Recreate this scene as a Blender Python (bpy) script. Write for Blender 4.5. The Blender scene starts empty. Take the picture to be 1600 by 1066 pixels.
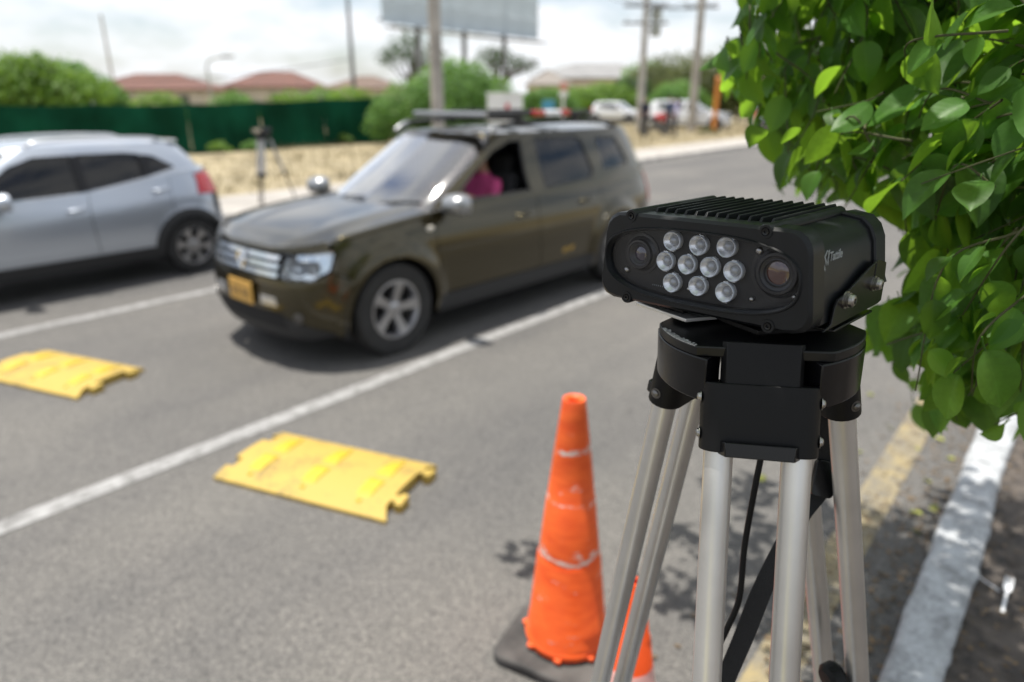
import bpy, bmesh, math, random
import numpy as np
from mathutils import Vector, Matrix, Euler
from mathutils.geometry import delaunay_2d_cdt
random.seed(7)
rad = math.radians
scene = bpy.context.scene
COL = scene.collection

# ------------------------------------------------------------------ camera
FPX, HOR, CAMH = 1067.0, 150.0, 1.9            # focal length in photo pixels, horizon row, eye height
PITCH = math.atan((533 - HOR) / FPX)
YAW = 0.68966                                  # heading, to the left of the road direction (+Y)
cam_data = bpy.data.cameras.new('camera')
cam_data.sensor_width = 36.0
cam_data.lens = 36.0 * FPX / 1600.0
cam_data.clip_start = 0.05
cam_data.clip_end = 3000
cam_data.dof.use_dof = True
cam_data.dof.focus_distance = 0.80
cam_data.dof.aperture_fstop = 2.3
cam = bpy.data.objects.new('camera', cam_data)
cam.location = (0, 0, CAMH)
cam.rotation_euler = (math.pi / 2 - PITCH, 0, YAW)
COL.objects.link(cam)
scene.camera = cam

# ------------------------------------------------------------------ light
SUN_TO = Vector((-0.17, -0.04, 1.0)).normalized()       # direction towards the sun, almost overhead
sun_el = math.asin(SUN_TO.z)
sun_data = bpy.data.lights.new('sun', 'SUN')
sun_data.energy = 5.0
sun_data.angle = rad(0.53)
sun_data.color = (1.0, 0.95, 0.87)
sun = bpy.data.objects.new('sun', sun_data)
sun.rotation_euler = (-SUN_TO).to_track_quat('-Z', 'Y').to_euler()
sun.location = (0, 0, 30)
COL.objects.link(sun)

world = bpy.data.worlds.new('World')
scene.world = world
world.use_nodes = True
nt = world.node_tree
nt.nodes.clear()
w_out = nt.nodes.new('ShaderNodeOutputWorld')
w_bg = nt.nodes.new('ShaderNodeBackground')
w_sky = nt.nodes.new('ShaderNodeTexSky')
w_sky.sky_type = 'NISHITA'
w_sky.sun_disc = False
w_sky.sun_elevation = sun_el
w_sky.sun_rotation = math.atan2(SUN_TO.x, SUN_TO.y)
w_sky.air_density = 1.0
w_sky.dust_density = 1.6
w_sky.ozone_density = 1.0
w_tc = nt.nodes.new('ShaderNodeTexCoord')
w_map = nt.nodes.new('ShaderNodeMapping')
w_map.inputs['Scale'].default_value = (1.0, 1.0, 2.6)
w_map.inputs['Location'].default_value = (0.35, 0.9, 0.15)
w_no = nt.nodes.new('ShaderNodeTexNoise')
w_no.inputs['Scale'].default_value = 5.2
w_no.inputs['Detail'].default_value = 7
w_no.inputs['Roughness'].default_value = 0.55
w_no.inputs['Distortion'].default_value = 0.1
w_rmp = nt.nodes.new('ShaderNodeValToRGB')
w_rmp.color_ramp.elements[0].position = 0.33
w_rmp.color_ramp.elements[1].position = 0.58
w_mix = nt.nodes.new('ShaderNodeMix')
w_mix.data_type = 'RGBA'
w_mix.inputs[7].default_value = (6.9, 7.05, 7.3, 1)
w_bg.inputs['Strength'].default_value = 0.112
nt.links.new(w_tc.outputs['Generated'], w_map.inputs['Vector'])
nt.links.new(w_map.outputs['Vector'], w_no.inputs['Vector'])
nt.links.new(w_no.outputs['Fac'], w_rmp.inputs['Fac'])
nt.links.new(w_rmp.outputs['Color'], w_mix.inputs[0])
nt.links.new(w_sky.outputs['Color'], w_mix.inputs[6])
nt.links.new(w_mix.outputs[2], w_bg.inputs['Color'])
nt.links.new(w_bg.outputs['Background'], w_out.inputs['Surface'])

scene.view_settings.view_transform = 'Standard'
scene.view_settings.look = 'None'
scene.view_settings.exposure = 0.5
scene.view_settings.gamma = 1.0
scene.view_settings.use_curve_mapping = False
scene.cycles.max_bounces = 8
scene.cycles.transparent_max_bounces = 16
scene.cycles.use_denoising = True
scene.cycles.sample_clamp_indirect = 6.0
scene.cycles.caustics_reflective = False
scene.cycles.caustics_refractive = False

# ------------------------------------------------------------------ projection used to lay the place out
_ct, _st, _ca, _sa = math.cos(PITCH), math.sin(PITCH), math.cos(YAW), math.sin(YAW)
def ray(px, py):
    r, u, w = px - 800, 533 - py, FPX
    f = w * _ct + u * _st
    return Vector((r * _ca - f * _sa, r * _sa + f * _ca, u * _ct - w * _st))
def gnd(px, py, z=0.0):
    d = ray(px, py); s = (z - CAMH) / d.z
    return Vector((d.x * s, d.y * s, z))
def far(px, py, D):
    d = ray(px, py); s = D / math.hypot(d.x, d.y)
    return Vector((d.x * s, d.y * s, CAMH + d.z * s))
def proj(p):
    x, y, z = p[0], p[1], p[2] - CAMH
    r = x * _ca + y * _sa; f = -x * _sa + y * _ca
    w = f * _ct - z * _st; u = f * _st + z * _ct
    if w < 0.02: return (-9999, -9999, w)
    return (800 + FPX * r / w, 533 - FPX * u / w, w)

# ------------------------------------------------------------------ mesh helpers
class MB:
    def __init__(s): s.v = []; s.f = []; s.m = []
    def add(s, vs, fs, mi=0, M=None):
        b = len(s.v)
        for p in vs:
            s.v.append(tuple(M @ Vector(p)) if M is not None else tuple(p))
        for f in fs:
            s.f.append([b + i for i in f]); s.m.append(mi)
        return s
    def box(s, c, d, mi=0, M=None):
        x, y, z = c; a, b, e = d[0] / 2, d[1] / 2, d[2] / 2
        vs = [(x + i * a, y + j * b, z + k * e) for k in (-1, 1) for j in (-1, 1) for i in (-1, 1)]
        return s.add(vs, [(0, 2, 3, 1), (4, 5, 7, 6), (0, 1, 5, 4), (2, 6, 7, 3), (0, 4, 6, 2), (1, 3, 7, 5)], mi, M)
    def cyl(s, p0, p1, r0, r1=None, n=16, mi=0, M=None, caps=True):
        return s.tube([p0, p1], [r0, r0 if r1 is None else r1], n, mi, M, caps)
    def tube(s, pts, rr, n=12, mi=0, M=None, caps=True):
        pts = [Vector(p) for p in pts]
        if not hasattr(rr, '__len__'): rr = [rr] * len(pts)
        vs = []; fs = []; prev = None
        for i, p in enumerate(pts):
            d = (pts[min(i + 1, len(pts) - 1)] - pts[max(i - 1, 0)]).normalized()
            if prev is None:
                a = Vector((0, 0, 1)) if abs(d.z) < 0.9 else Vector((1, 0, 0))
                u = d.cross(a).normalized()
            else:
                u = (prev - d * prev.dot(d)).normalized()
            prev = u; v = d.cross(u)
            for k in range(n):
                t = 2 * math.pi * k / n
                vs.append(p + (u * math.cos(t) + v * math.sin(t)) * rr[i])
        for i in range(len(pts) - 1):
            for k in range(n):
                a = i * n + k; b = i * n + (k + 1) % n
                fs.append((a, b, b + n, a + n))
        if caps:
            fs.append(tuple(range(n - 1, -1, -1))); o = (len(pts) - 1) * n
            fs.append(tuple(range(o, o + n)))
        return s.add(vs, fs, mi, M)
    def lathe(s, prof, n=32, mi=0, M=None, close=False):
        vs = []; fs = []
        for (r, z) in prof:
            for k in range(n):
                t = 2 * math.pi * k / n
                vs.append((r * math.cos(t), r * math.sin(t), z))
        m = len(prof)
        for i in range(m - 1 + (1 if close else 0)):
            j = (i + 1) % m
            for k in range(n):
                k2 = (k + 1) % n
                fs.append((i * n + k, i * n + k2, j * n + k2, j * n + k))
        return s.add(vs, fs, mi, M)
    def prism(s, poly, z0, z1, mi=0, M=None):
        n = len(poly)
        vs = [(p[0], p[1], z0) for p in poly] + [(p[0], p[1], z1) for p in poly]
        fs = [tuple(range(n - 1, -1, -1)), tuple(range(n, 2 * n))]
        fs += [(i, (i + 1) % n, n + (i + 1) % n, n + i) for i in range(n)]
        return s.add(vs, fs, mi, M)
    def loft(s, rings, mi=0, M=None, cap0=False, cap1=False, closed=True):
        n = len(rings[0]); vs = [p for r in rings for p in r]; fs = []
        for i in range(len(rings) - 1):
            for k in range(n if closed else n - 1):
                k2 = (k + 1) % n
                fs.append((i * n + k, i * n + k2, (i + 1) * n + k2, (i + 1) * n + k))
        if cap0: fs.append(tuple(range(n - 1, -1, -1)))
        if cap1: fs.append(tuple(range((len(rings) - 1) * n, len(rings) * n)))
        return s.add(vs, fs, mi, M)
    def mesh(s, name, mats, smooth=None, recalc=True):
        me = bpy.data.meshes.new(name)
        me.from_pydata(s.v, [], s.f)
        for m in (mats if isinstance(mats, (list, tuple)) else [mats]): me.materials.append(m)
        if any(s.m): me.polygons.foreach_set('material_index', s.m)
        if recalc:
            bm = bmesh.new(); bm.from_mesh(me)
            bmesh.ops.recalc_face_normals(bm, faces=bm.faces); bm.to_mesh(me); bm.free()
        if smooth is not None:
            me.polygons.foreach_set('use_smooth', [True] * len(me.polygons))
            me.set_sharp_from_angle(angle=rad(smooth))
        me.update()
        return me

def link(name, me, parent=None, bevel=0, seg=2):
    o = bpy.data.objects.new(name, me); COL.objects.link(o)
    if parent is not None: o.parent = parent
    if bevel:
        b = o.modifiers.new('bevel', 'BEVEL'); b.width = bevel; b.segments = seg
        b.limit_method = 'ANGLE'; b.angle_limit = rad(40)
    return o
def obj(name, mb, mats, parent=None, smooth=40, bevel=0, seg=2, recalc=True):
    return link(name, mb.mesh(name, mats, smooth, recalc), parent, bevel, seg)
def tag(o, label, cat, group=None):
    o['label'] = label; o['category'] = cat
    if group: o['group'] = group
    return o
def empty(name, loc=(0, 0, 0), rot=(0, 0, 0)):
    o = bpy.data.objects.new(name, None); COL.objects.link(o)
    o.location = loc; o.rotation_euler = rot; o.empty_display_size = 0.1
    return o
def thing(name, label, cat, loc=(0, 0, 0), rot=(0, 0, 0), group=None):
    return tag(empty(name, loc, rot), label, cat, group)
def struct(name, mb, mats, smooth=None, kind='structure', label=None):
    o = obj(name, mb, mats, None, smooth); o['kind'] = kind
    if label: o['label'] = label
    return o
def copy_tree(o, parent=None):
    c = o.copy(); COL.objects.link(c)
    if parent is not None: c.parent = parent
    for ch in list(o.children): copy_tree(ch, c)
    return c
def T(x, y, z): return Matrix.Translation((x, y, z))
def Rx(a): return Matrix.Rotation(a, 4, 'X')
def Ry(a): return Matrix.Rotation(a, 4, 'Y')
def Rz(a): return Matrix.Rotation(a, 4, 'Z')
def S(x, y, z): return Matrix.Diagonal((x, y, z, 1))
def rrect(w, h, r, n=6):
    p = []
    for cx, cy, a0 in ((w / 2 - r, h / 2 - r, 0), (-w / 2 + r, h / 2 - r, 90), (-w / 2 + r, -h / 2 + r, 180), (w / 2 - r, -h / 2 + r, 270)):
        for k in range(n + 1):
            a = rad(a0 + 90 * k / n); p.append((cx + r * math.cos(a), cy + r * math.sin(a)))
    return p

# ------------------------------------------------------------------ materials
def nmat(name):
    m = bpy.data.materials.new(name); m.use_nodes = True
    n = m.node_tree; b = n.nodes['Principled BSDF']
    return m, n, b
def mat(name, col, rough=0.5, metal=0.0, spec=0.5, var=0.0, vscale=6.0, bump=0.0, bscale=60.0, coat=0.0, vcol=None, detail=4, bdist=0.002):
    m, n, b = nmat(name)
    b.inputs['Base Color'].default_value = (*col, 1)
    b.inputs['Roughness'].default_value = rough
    b.inputs['Metallic'].default_value = metal
    b.inputs['Specular IOR Level'].default_value = spec
    b.inputs['Coat Weight'].default_value = coat
    b.inputs['Coat Roughness'].default_value = 0.04
    tc = n.nodes.new('ShaderNodeTexCoord')
    if var:
        no = n.nodes.new('ShaderNodeTexNoise'); no.inputs['Scale'].default_value = vscale; no.inputs['Detail'].default_value = detail
        n.links.new(tc.outputs['Object'], no.inputs['Vector'])
        rp = n.nodes.new('ShaderNodeValToRGB')
        rp.color_ramp.elements[0].position = 0.32; rp.color_ramp.elements[1].position = 0.68
        c2 = vcol if vcol else tuple(c * (1 + var) for c in col)
        c1 = tuple(c * (1 - var) for c in col)
        rp.color_ramp.elements[0].color = (*c1, 1); rp.color_ramp.elements[1].color = (*[min(1, c) for c in c2], 1)
        n.links.new(no.outputs['Fac'], rp.inputs['Fac'])
        n.links.new(rp.outputs['Color'], b.inputs['Base Color'])
        mr = n.nodes.new('ShaderNodeMapRange')
        mr.inputs['To Min'].default_value = max(0.02, rough * (1 - var * 0.6)); mr.inputs['To Max'].default_value = min(1, rough * (1 + var * 0.6))
        n.links.new(no.outputs['Fac'], mr.inputs['Value'])
        n.links.new(mr.outputs['Result'], b.inputs['Roughness'])
    if bump:
        n2 = n.nodes.new('ShaderNodeTexNoise'); n2.inputs['Scale'].default_value = bscale; n2.inputs['Detail'].default_value = 3
        n.links.new(tc.outputs['Object'], n2.inputs['Vector'])
        bp = n.nodes.new('ShaderNodeBump'); bp.inputs['Strength'].default_value = bump; bp.inputs['Distance'].default_value = bdist
        n.links.new(n2.outputs['Fac'], bp.inputs['Height'])
        n.links.new(bp.outputs['Normal'], b.inputs['Normal'])
    return m
def glass_mat(name, tint=(0.8, 0.85, 0.85), ior=1.5, boost=1.0, rough=0.02):
    m = bpy.data.materials.new(name); m.use_nodes = True; n = m.node_tree; n.nodes.clear()
    o = n.nodes.new('ShaderNodeOutputMaterial'); t = n.nodes.new('ShaderNodeBsdfTransparent'); g = n.nodes.new('ShaderNodeBsdfGlossy')
    mx = n.nodes.new('ShaderNodeMixShader'); fr = n.nodes.new('ShaderNodeFresnel'); mu = n.nodes.new('ShaderNodeMath'); mu.operation = 'MULTIPLY'; mu.use_clamp = True
    t.inputs['Color'].default_value = (*tint, 1); g.inputs['Roughness'].default_value = rough; g.inputs['Color'].default_value = (1, 1, 1, 1)
    fr.inputs['IOR'].default_value = ior; mu.inputs[1].default_value = boost
    n.links.new(fr.outputs[0], mu.inputs[0]); n.links.new(mu.outputs[0], mx.inputs[0])
    n.links.new(t.outputs[0], mx.inputs[1]); n.links.new(g.outputs[0], mx.inputs[2]); n.links.new(mx.outputs[0], o.inputs['Surface'])
    return m
def leaf_mat(name, top, trans, rough=0.42, var=0.25, tw=0.45, vscale=3.0, objvar=0.0, veins=False):
    m, n, b = nmat(name)
    b.inputs['Roughness'].default_value = rough
    b.inputs['Specular IOR Level'].default_value = 0.3
    tc = n.nodes.new('ShaderNodeTexCoord'); no = n.nodes.new('ShaderNodeTexNoise'); no.inputs['Scale'].default_value = vscale
    geo = n.nodes.new('ShaderNodeNewGeometry'); oi = n.nodes.new('ShaderNodeObjectInfo')
    ad = n.nodes.new('ShaderNodeMath'); ad.operation = 'ADD'
    n.links.new(geo.outputs['Random Per Island'], ad.inputs[0])
    mo = n.nodes.new('ShaderNodeMath'); mo.operation = 'MULTIPLY'; mo.inputs[1].default_value = objvar
    n.links.new(oi.outputs['Random'], mo.inputs[0]); n.links.new(mo.outputs[0], ad.inputs[1])
    fr = n.nodes.new('ShaderNodeMath'); fr.operation = 'FRACT'; n.links.new(ad.outputs[0], fr.inputs[0])
    n.links.new(tc.outputs['Object'], no.inputs['Vector'])
    a2 = n.nodes.new('ShaderNodeMath'); a2.operation = 'MULTIPLY_ADD'; a2.inputs[1].default_value = 0.6
    n.links.new(fr.outputs[0], a2.inputs[0]); 
    m3 = n.nodes.new('ShaderNodeMath'); m3.operation = 'MULTIPLY'; m3.inputs[1].default_value = 0.4
    n.links.new(no.outputs['Fac'], m3.inputs[0]); n.links.new(m3.outputs[0], a2.inputs[2])
    def ramp(c):
        rp = n.nodes.new('ShaderNodeValToRGB')
        rp.color_ramp.elements[0].color = (*[x * (1 - var) for x in c], 1); rp.color_ramp.elements[1].color = (*[min(1, x * (1 + var)) for x in c], 1)
        n.links.new(a2.outputs[0], rp.inputs['Fac']); return rp
    r1 = ramp(top); r2 = ramp(trans); c1, c2 = r1.outputs['Color'], r2.outputs['Color']
    if veins:
        at = n.nodes.new('ShaderNodeAttribute'); at.attribute_name = 'luv'; sp = n.nodes.new('ShaderNodeSeparateXYZ'); n.links.new(at.outputs['Vector'], sp.inputs[0])
        def mth(op, a, b_=None, c=None):
            x = n.nodes.new('ShaderNodeMath'); x.operation = op
            for i, q in enumerate((a, b_, c)):
                if q is None: continue
                if isinstance(q, (int, float)): x.inputs[i].default_value = q
                else: n.links.new(q, x.inputs[i])
            return x.outputs[0]
        ay = mth('ABSOLUTE', sp.outputs['Y']); mid = mth('LESS_THAN', ay, 0.013)
        ph = mth('SINE', mth('MULTIPLY', mth('MULTIPLY_ADD', ay, -0.75, sp.outputs['X']), 48.0)); sv = mth('GREATER_THAN', ph, 0.955)
        vn = mth('MAXIMUM', mid, mth('MULTIPLY', sv, 0.22))
        def lift(c):
            x = n.nodes.new('ShaderNodeMix'); x.data_type = 'RGBA'; x.blend_type = 'MULTIPLY'; x.inputs[7].default_value = (1.4, 1.3, 1.35, 1)
            n.links.new(vn, x.inputs[0]); n.links.new(c, x.inputs[6]); return x.outputs[2]
        c1 = lift(c1)
        bp = n.nodes.new('ShaderNodeBump'); bp.inputs['Strength'].default_value = 0.06; bp.inputs['Distance'].default_value = 0.001; n.links.new(ph, bp.inputs['Height']); n.links.new(bp.outputs['Normal'], b.inputs['Normal'])
    n.links.new(c1, b.inputs['Base Color'])
    tr = n.nodes.new('ShaderNodeBsdfTranslucent'); n.links.new(c2, tr.inputs['Color'])
    mx = n.nodes.new('ShaderNodeMixShader'); mx.inputs[0].default_value = tw
    out = n.nodes['Material Output']
    n.links.new(b.outputs[0], mx.inputs[1]); n.links.new(tr.outputs[0], mx.inputs[2]); n.links.new(mx.outputs[0], out.inputs['Surface'])
    return m

def asphalt_mat():
    m, n, b = nmat('asphalt')
    tc = n.nodes.new('ShaderNodeTexCoord')
    def noise(sc, det=2, rg=0.5):
        x = n.nodes.new('ShaderNodeTexNoise'); x.inputs['Scale'].default_value = sc; x.inputs['Detail'].default_value = det; x.inputs['Roughness'].default_value = rg
        n.links.new(tc.outputs['Object'], x.inputs['Vector']); return x
    big = noise(0.5, 5, 0.6); vor = n.nodes.new('ShaderNodeTexVoronoi'); vor.inputs['Scale'].default_value = 150
    n.links.new(tc.outputs['Object'], vor.inputs['Vector'])
    fine = noise(55, 4, 0.7)
    # stones: each cell its own tone
    bw = n.nodes.new('ShaderNodeRGBToBW'); n.links.new(vor.outputs['Color'], bw.inputs[0])
    rp = n.nodes.new('ShaderNodeValToRGB'); e = rp.color_ramp.elements
    e[0].position = 0.12; e[0].color = (0.066, 0.065, 0.064, 1); e[1].position = 0.9; e[1].color = (0.170, 0.165, 0.157, 1)
    e2 = e.new(0.5); e2.color = (0.110, 0.1085, 0.1065, 1)
    n.links.new(bw.outputs[0], rp.inputs['Fac'])
    rp2 = n.nodes.new('ShaderNodeValToRGB'); rp2.color_ramp.elements[0].position = 0.3; rp2.color_ramp.elements[1].position = 0.72
    rp2.color_ramp.elements[0].color = (0.82, 0.82, 0.83, 1); rp2.color_ramp.elements[1].color = (1.12, 1.1, 1.07, 1)
    n.links.new(big.outputs['Fac'], rp2.inputs['Fac'])
    mx = n.nodes.new('ShaderNodeMix'); mx.data_type = 'RGBA'; mx.blend_type = 'MULTIPLY'; mx.inputs[0].default_value = 1
    n.links.new(rp.outputs['Color'], mx.inputs[6]); n.links.new(rp2.outputs['Color'], mx.inputs[7])
    rp3 = n.nodes.new('ShaderNodeValToRGB'); rp3.color_ramp.elements[0].position = 0.35; rp3.color_ramp.elements[1].position = 0.65
    rp3.color_ramp.elements[0].color = (0.84, 0.84, 0.84, 1); rp3.color_ramp.elements[1].color = (1.12, 1.12, 1.11, 1)
    n.links.new(fine.outputs['Fac'], rp3.inputs['Fac'])
    mx2 = n.nodes.new('ShaderNodeMix'); mx2.data_type = 'RGBA'; mx2.blend_type = 'MULTIPLY'; mx2.inputs[0].default_value = 1
    n.links.new(mx.outputs[2], mx2.inputs[6]); n.links.new(rp3.outputs['Color'], mx2.inputs[7])
    # tyre tracks along the lanes and scattered dark drips
    sx = n.nodes.new('ShaderNodeSeparateXYZ'); n.links.new(tc.outputs['Object'], sx.inputs[0])
    wv = n.nodes.new('ShaderNodeMath'); wv.operation = 'MULTIPLY'; wv.inputs[1].default_value = 3.55; n.links.new(sx.outputs['X'], wv.inputs[0])
    sn = n.nodes.new('ShaderNodeMath'); sn.operation = 'SINE'; n.links.new(wv.outputs[0], sn.inputs[0])
    mp = n.nodes.new('ShaderNodeMapping'); mp.inputs['Scale'].default_value = (1.6, 0.16, 1); n.links.new(tc.outputs['Object'], mp.inputs['Vector'])
    st = n.nodes.new('ShaderNodeTexNoise'); st.inputs['Scale'].default_value = 1.0; st.inputs['Detail'].default_value = 6; n.links.new(mp.outputs[0], st.inputs['Vector'])
    sm = n.nodes.new('ShaderNodeMath'); sm.operation = 'MULTIPLY_ADD'; sm.inputs[1].default_value = 0.06; n.links.new(sn.outputs[0], sm.inputs[0]); n.links.new(st.outputs['Fac'], sm.inputs[2])
    r4 = n.nodes.new('ShaderNodeValToRGB'); r4.color_ramp.elements[0].position = 0.34; r4.color_ramp.elements[1].position = 0.62
    r4.color_ramp.elements[0].color = (0.93, 0.93, 0.94, 1); r4.color_ramp.elements[1].color = (1.12, 1.11, 1.09, 1); n.links.new(sm.outputs[0], r4.inputs['Fac'])
    mx3 = n.nodes.new('ShaderNodeMix'); mx3.data_type = 'RGBA'; mx3.blend_type = 'MULTIPLY'; mx3.inputs[0].default_value = 1
    n.links.new(mx2.outputs[2], mx3.inputs[6]); n.links.new(r4.outputs['Color'], mx3.inputs[7])
    dr = n.nodes.new('ShaderNodeTexVoronoi'); dr.inputs['Scale'].default_value = 2.2; n.links.new(tc.outputs['Object'], dr.inputs['Vector'])
    r5 = n.nodes.new('ShaderNodeValToRGB'); r5.color_ramp.elements[0].position = 0.025; r5.color_ramp.elements[1].position = 0.085
    r5.color_ramp.elements[0].color = (0.62, 0.62, 0.62, 1); r5.color_ramp.elements[1].color = (1, 1, 1, 1); n.links.new(dr.outputs['Distance'], r5.inputs['Fac'])
    mx4 = n.nodes.new('ShaderNodeMix'); mx4.data_type = 'RGBA'; mx4.blend_type = 'MULTIPLY'; mx4.inputs[0].default_value = 0.5
    n.links.new(mx3.outputs[2], mx4.inputs[6]); n.links.new(r5.outputs['Color'], mx4.inputs[7])
    n.links.new(mx4.outputs[2], b.inputs['Base Color'])
    b.inputs['Roughness'].default_value = 0.85; b.inputs['Specular IOR Level'].default_value = 0.25
    bp = n.nodes.new('ShaderNodeBump'); bp.inputs['Strength'].default_value = 0.6; bp.inputs['Distance'].default_value = 0.003
    n.links.new(vor.outputs['Distance'], bp.inputs['Height']); bp.invert = True
    n.links.new(bp.outputs['Normal'], b.inputs['Normal'])
    return m
def worn_paint(name, col, under, thr=(0.42, 0.56), scale=26, rough=0.7, scale2=140):
    m, n, b = nmat(name)
    tc = n.nodes.new('ShaderNodeTexCoord')
    a = n.nodes.new('ShaderNodeTexNoise'); a.inputs['Scale'].default_value = scale; a.inputs['Detail'].default_value = 6; a.inputs['Roughness'].default_value = 0.7
    n.links.new(tc.outputs['Object'], a.inputs['Vector'])
    v = n.nodes.new('ShaderNodeTexVoronoi'); v.inputs['Scale'].default_value = scale2
    n.links.new(tc.outputs['Object'], v.inputs['Vector'])
    bw = n.nodes.new('ShaderNodeRGBToBW'); n.links.new(v.outputs['Color'], bw.inputs[0])
    s = n.nodes.new('ShaderNodeMath'); s.operation = 'MULTIPLY_ADD'; s.inputs[1].default_value = 0.22; n.links.new(bw.outputs[0], s.inputs[0])
    s2 = n.nodes.new('ShaderNodeMath'); s2.operation = 'SUBTRACT'; s2.inputs[1].default_value = 0.11
    n.links.new(a.outputs['Fac'], s2.inputs[0]); n.links.new(s2.outputs[0], s.inputs[2])
    rp = n.nodes.new('ShaderNodeValToRGB'); rp.color_ramp.elements[0].position = thr[0]; rp.color_ramp.elements[1].position = thr[1]
    rp.color_ramp.elements[0].color = (*under, 1); rp.color_ramp.elements[1].color = (*col, 1)
    n.links.new(s.outputs[0], rp.inputs['Fac']); n.links.new(rp.outputs['Color'], b.inputs['Base Color'])
    b.inputs['Roughness'].default_value = rough
    bp = n.nodes.new('ShaderNodeBump'); bp.inputs['Strength'].default_value = 0.4; bp.inputs['Distance'].default_value = 0.002
    n.links.new(s.outputs[0], bp.inputs['Height']); n.links.new(bp.outputs['Normal'], b.inputs['Normal'])
    return m

M_ASPH = asphalt_mat()
M_WHITE_LINE = worn_paint('white_road_paint', (0.30, 0.30, 0.297), (0.13, 0.128, 0.124), (0.34, 0.62), 9)
M_YELLOW_LINE = worn_paint('yellow_road_paint', (0.27, 0.215, 0.105), (0.14, 0.13, 0.11), (0.36, 0.66), 7)
M_KERB_WHITE = worn_paint('whitewashed_kerb', (0.42, 0.44, 0.46), (0.19, 0.195, 0.20), (0.32, 0.62), 9, 0.85, 70)
M_CONC = mat('concrete', (0.40, 0.38, 0.35), 0.9, var=0.25, vscale=3, bump=0.3, bscale=40)
M_CONC2 = mat('pale_concrete', (0.31, 0.29, 0.265), 0.9, var=0.2, vscale=1.5, bump=0.3, bscale=30)
M_SOIL = mat('dry_soil', (0.050, 0.042, 0.036), 0.95, var=0.55, vscale=14, bump=1.0, bscale=38, detail=8, bdist=0.02, vcol=(0.115, 0.095, 0.080))
M_DRY = mat('dry_grass_ground', (0.28, 0.235, 0.145), 0.95, var=0.28, vscale=0.8, bump=0.6, bscale=9, detail=8, bdist=0.05)
M_DRYBLADE = leaf_mat('dry_grass_blades', (0.30, 0.255, 0.155), (0.28, 0.235, 0.13), 0.8, 0.3, 0.25)
M_BLACK_AL = mat('black_anodised_metal', (0.0045, 0.0055, 0.0075), 0.44, 0.0, 0.32, var=0.2, vscale=30, bump=0.15, bscale=900, bdist=0.0002)
M_BLACK_PL = mat('black_plastic', (0.004, 0.004, 0.0045), 0.46, 0.0, 0.22, bump=0.12, bscale=500, bdist=0.0002)
M_BLACK_GL = mat('gloss_black_plastic', (0.004, 0.004, 0.005), 0.25, 0.0, 0.35, var=0.3, vscale=25)
M_RUBBER = mat('black_rubber', (0.022, 0.022, 0.022), 0.75, var=0.35, vscale=9, bump=0.3, bscale=70)
M_STEEL = mat('stainless_steel', (0.36, 0.35, 0.335), 0.34, 1.0, var=0.2, vscale=60)
M_DARKSTEEL = mat('dark_steel', (0.16, 0.155, 0.15), 0.35, 1.0, var=0.2, vscale=60)
M_ALU = mat('satin_aluminium', (0.66, 0.655, 0.645), 0.34, 0.85, var=0.06, vscale=14, bump=0.05, bscale=200, bdist=0.0003)
M_BLACK_FAB = mat('black_webbing', (0.012, 0.012, 0.013), 0.85, bump=0.5, bscale=500)
# ================================================================== the setting
def sheet(x0, x1, y0, y1, z, nx=1, ny=1, fn=None):
    b = MB(); vs = []; fs = []
    for j in range(ny + 1):
        for i in range(nx + 1):
            x = x0 + (x1 - x0) * i / nx; y = y0 + (y1 - y0) * j / ny
            vs.append((x, y, z + (fn(x, y) if fn else 0)))
    for j in range(ny):
        for i in range(nx):
            a = j * (nx + 1) + i; fs.append((a, a + 1, a + nx + 2, a + nx + 1))
    return b.add(vs, fs)
def bump2(x, y):
    return (math.sin(x * 0.9 + 1.3) * math.sin(y * 0.7) + math.sin(x * 0.37 + y * 0.51) + 0.5 * math.sin(x * 2.3 - y * 1.7)) * 0.33
M_FARGROUND = mat('far_ground', (0.20, 0.18, 0.09), 0.95, var=0.4, vscale=0.05)
struct('ground', sheet(-1500, 1500, -300, 2500, -0.30), M_FARGROUND)
struct('road', sheet(-10.42, -0.10, -30, 420, 0.0), M_ASPH)
def line_strip(x0, x1, y0, y1, z=0.004):
    return sheet(x0, x1, y0, y1, z, 1, max(1, int((y1 - y0) / 4)))
for nm, a, m in (('lane_line', (-3.63, -3.50, -8, 60), M_WHITE_LINE), ('lane_line', (-6.83, -6.70, -8, 7.0), M_WHITE_LINE),
                 ('edge_line', (-0.555, -0.40, -6, 60), M_YELLOW_LINE)):
    struct(nm, line_strip(*a), m)
# far kerb and footway
b = MB(); ring = [(-10.62, 0.0), (-10.62, 0.14), (-10.47, 0.14), (-10.43, 0.11), (-10.42, 0.0)]
b.loft([[(x, y, z) for x, z in ring] for y in range(-30, 301, 3)], closed=False)
struct('far_kerb', b, M_CONC, 30)
struct('footway', sheet(-12.35, -10.62, -30, 300, 0.135, 4, 110, lambda x, y: 0.006 * bump2(x * 3, y)), M_CONC2)
def verge_z(x, y):
    d = max(0.0, min(1.0, (-12.3 - x) / 3.0)); e = max(0.0, min(1.0, (-x - 13) / 12))
    return d * (0.03 + 0.07 * bump2(x, y) + 0.06 * math.sin(y * 0.35 + x * 0.2)) - 0.34 * e
struct('verge', sheet(-70, -12.33, -30, 120, 0.13, 90, 120, verge_z), M_DRY, 60)

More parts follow.
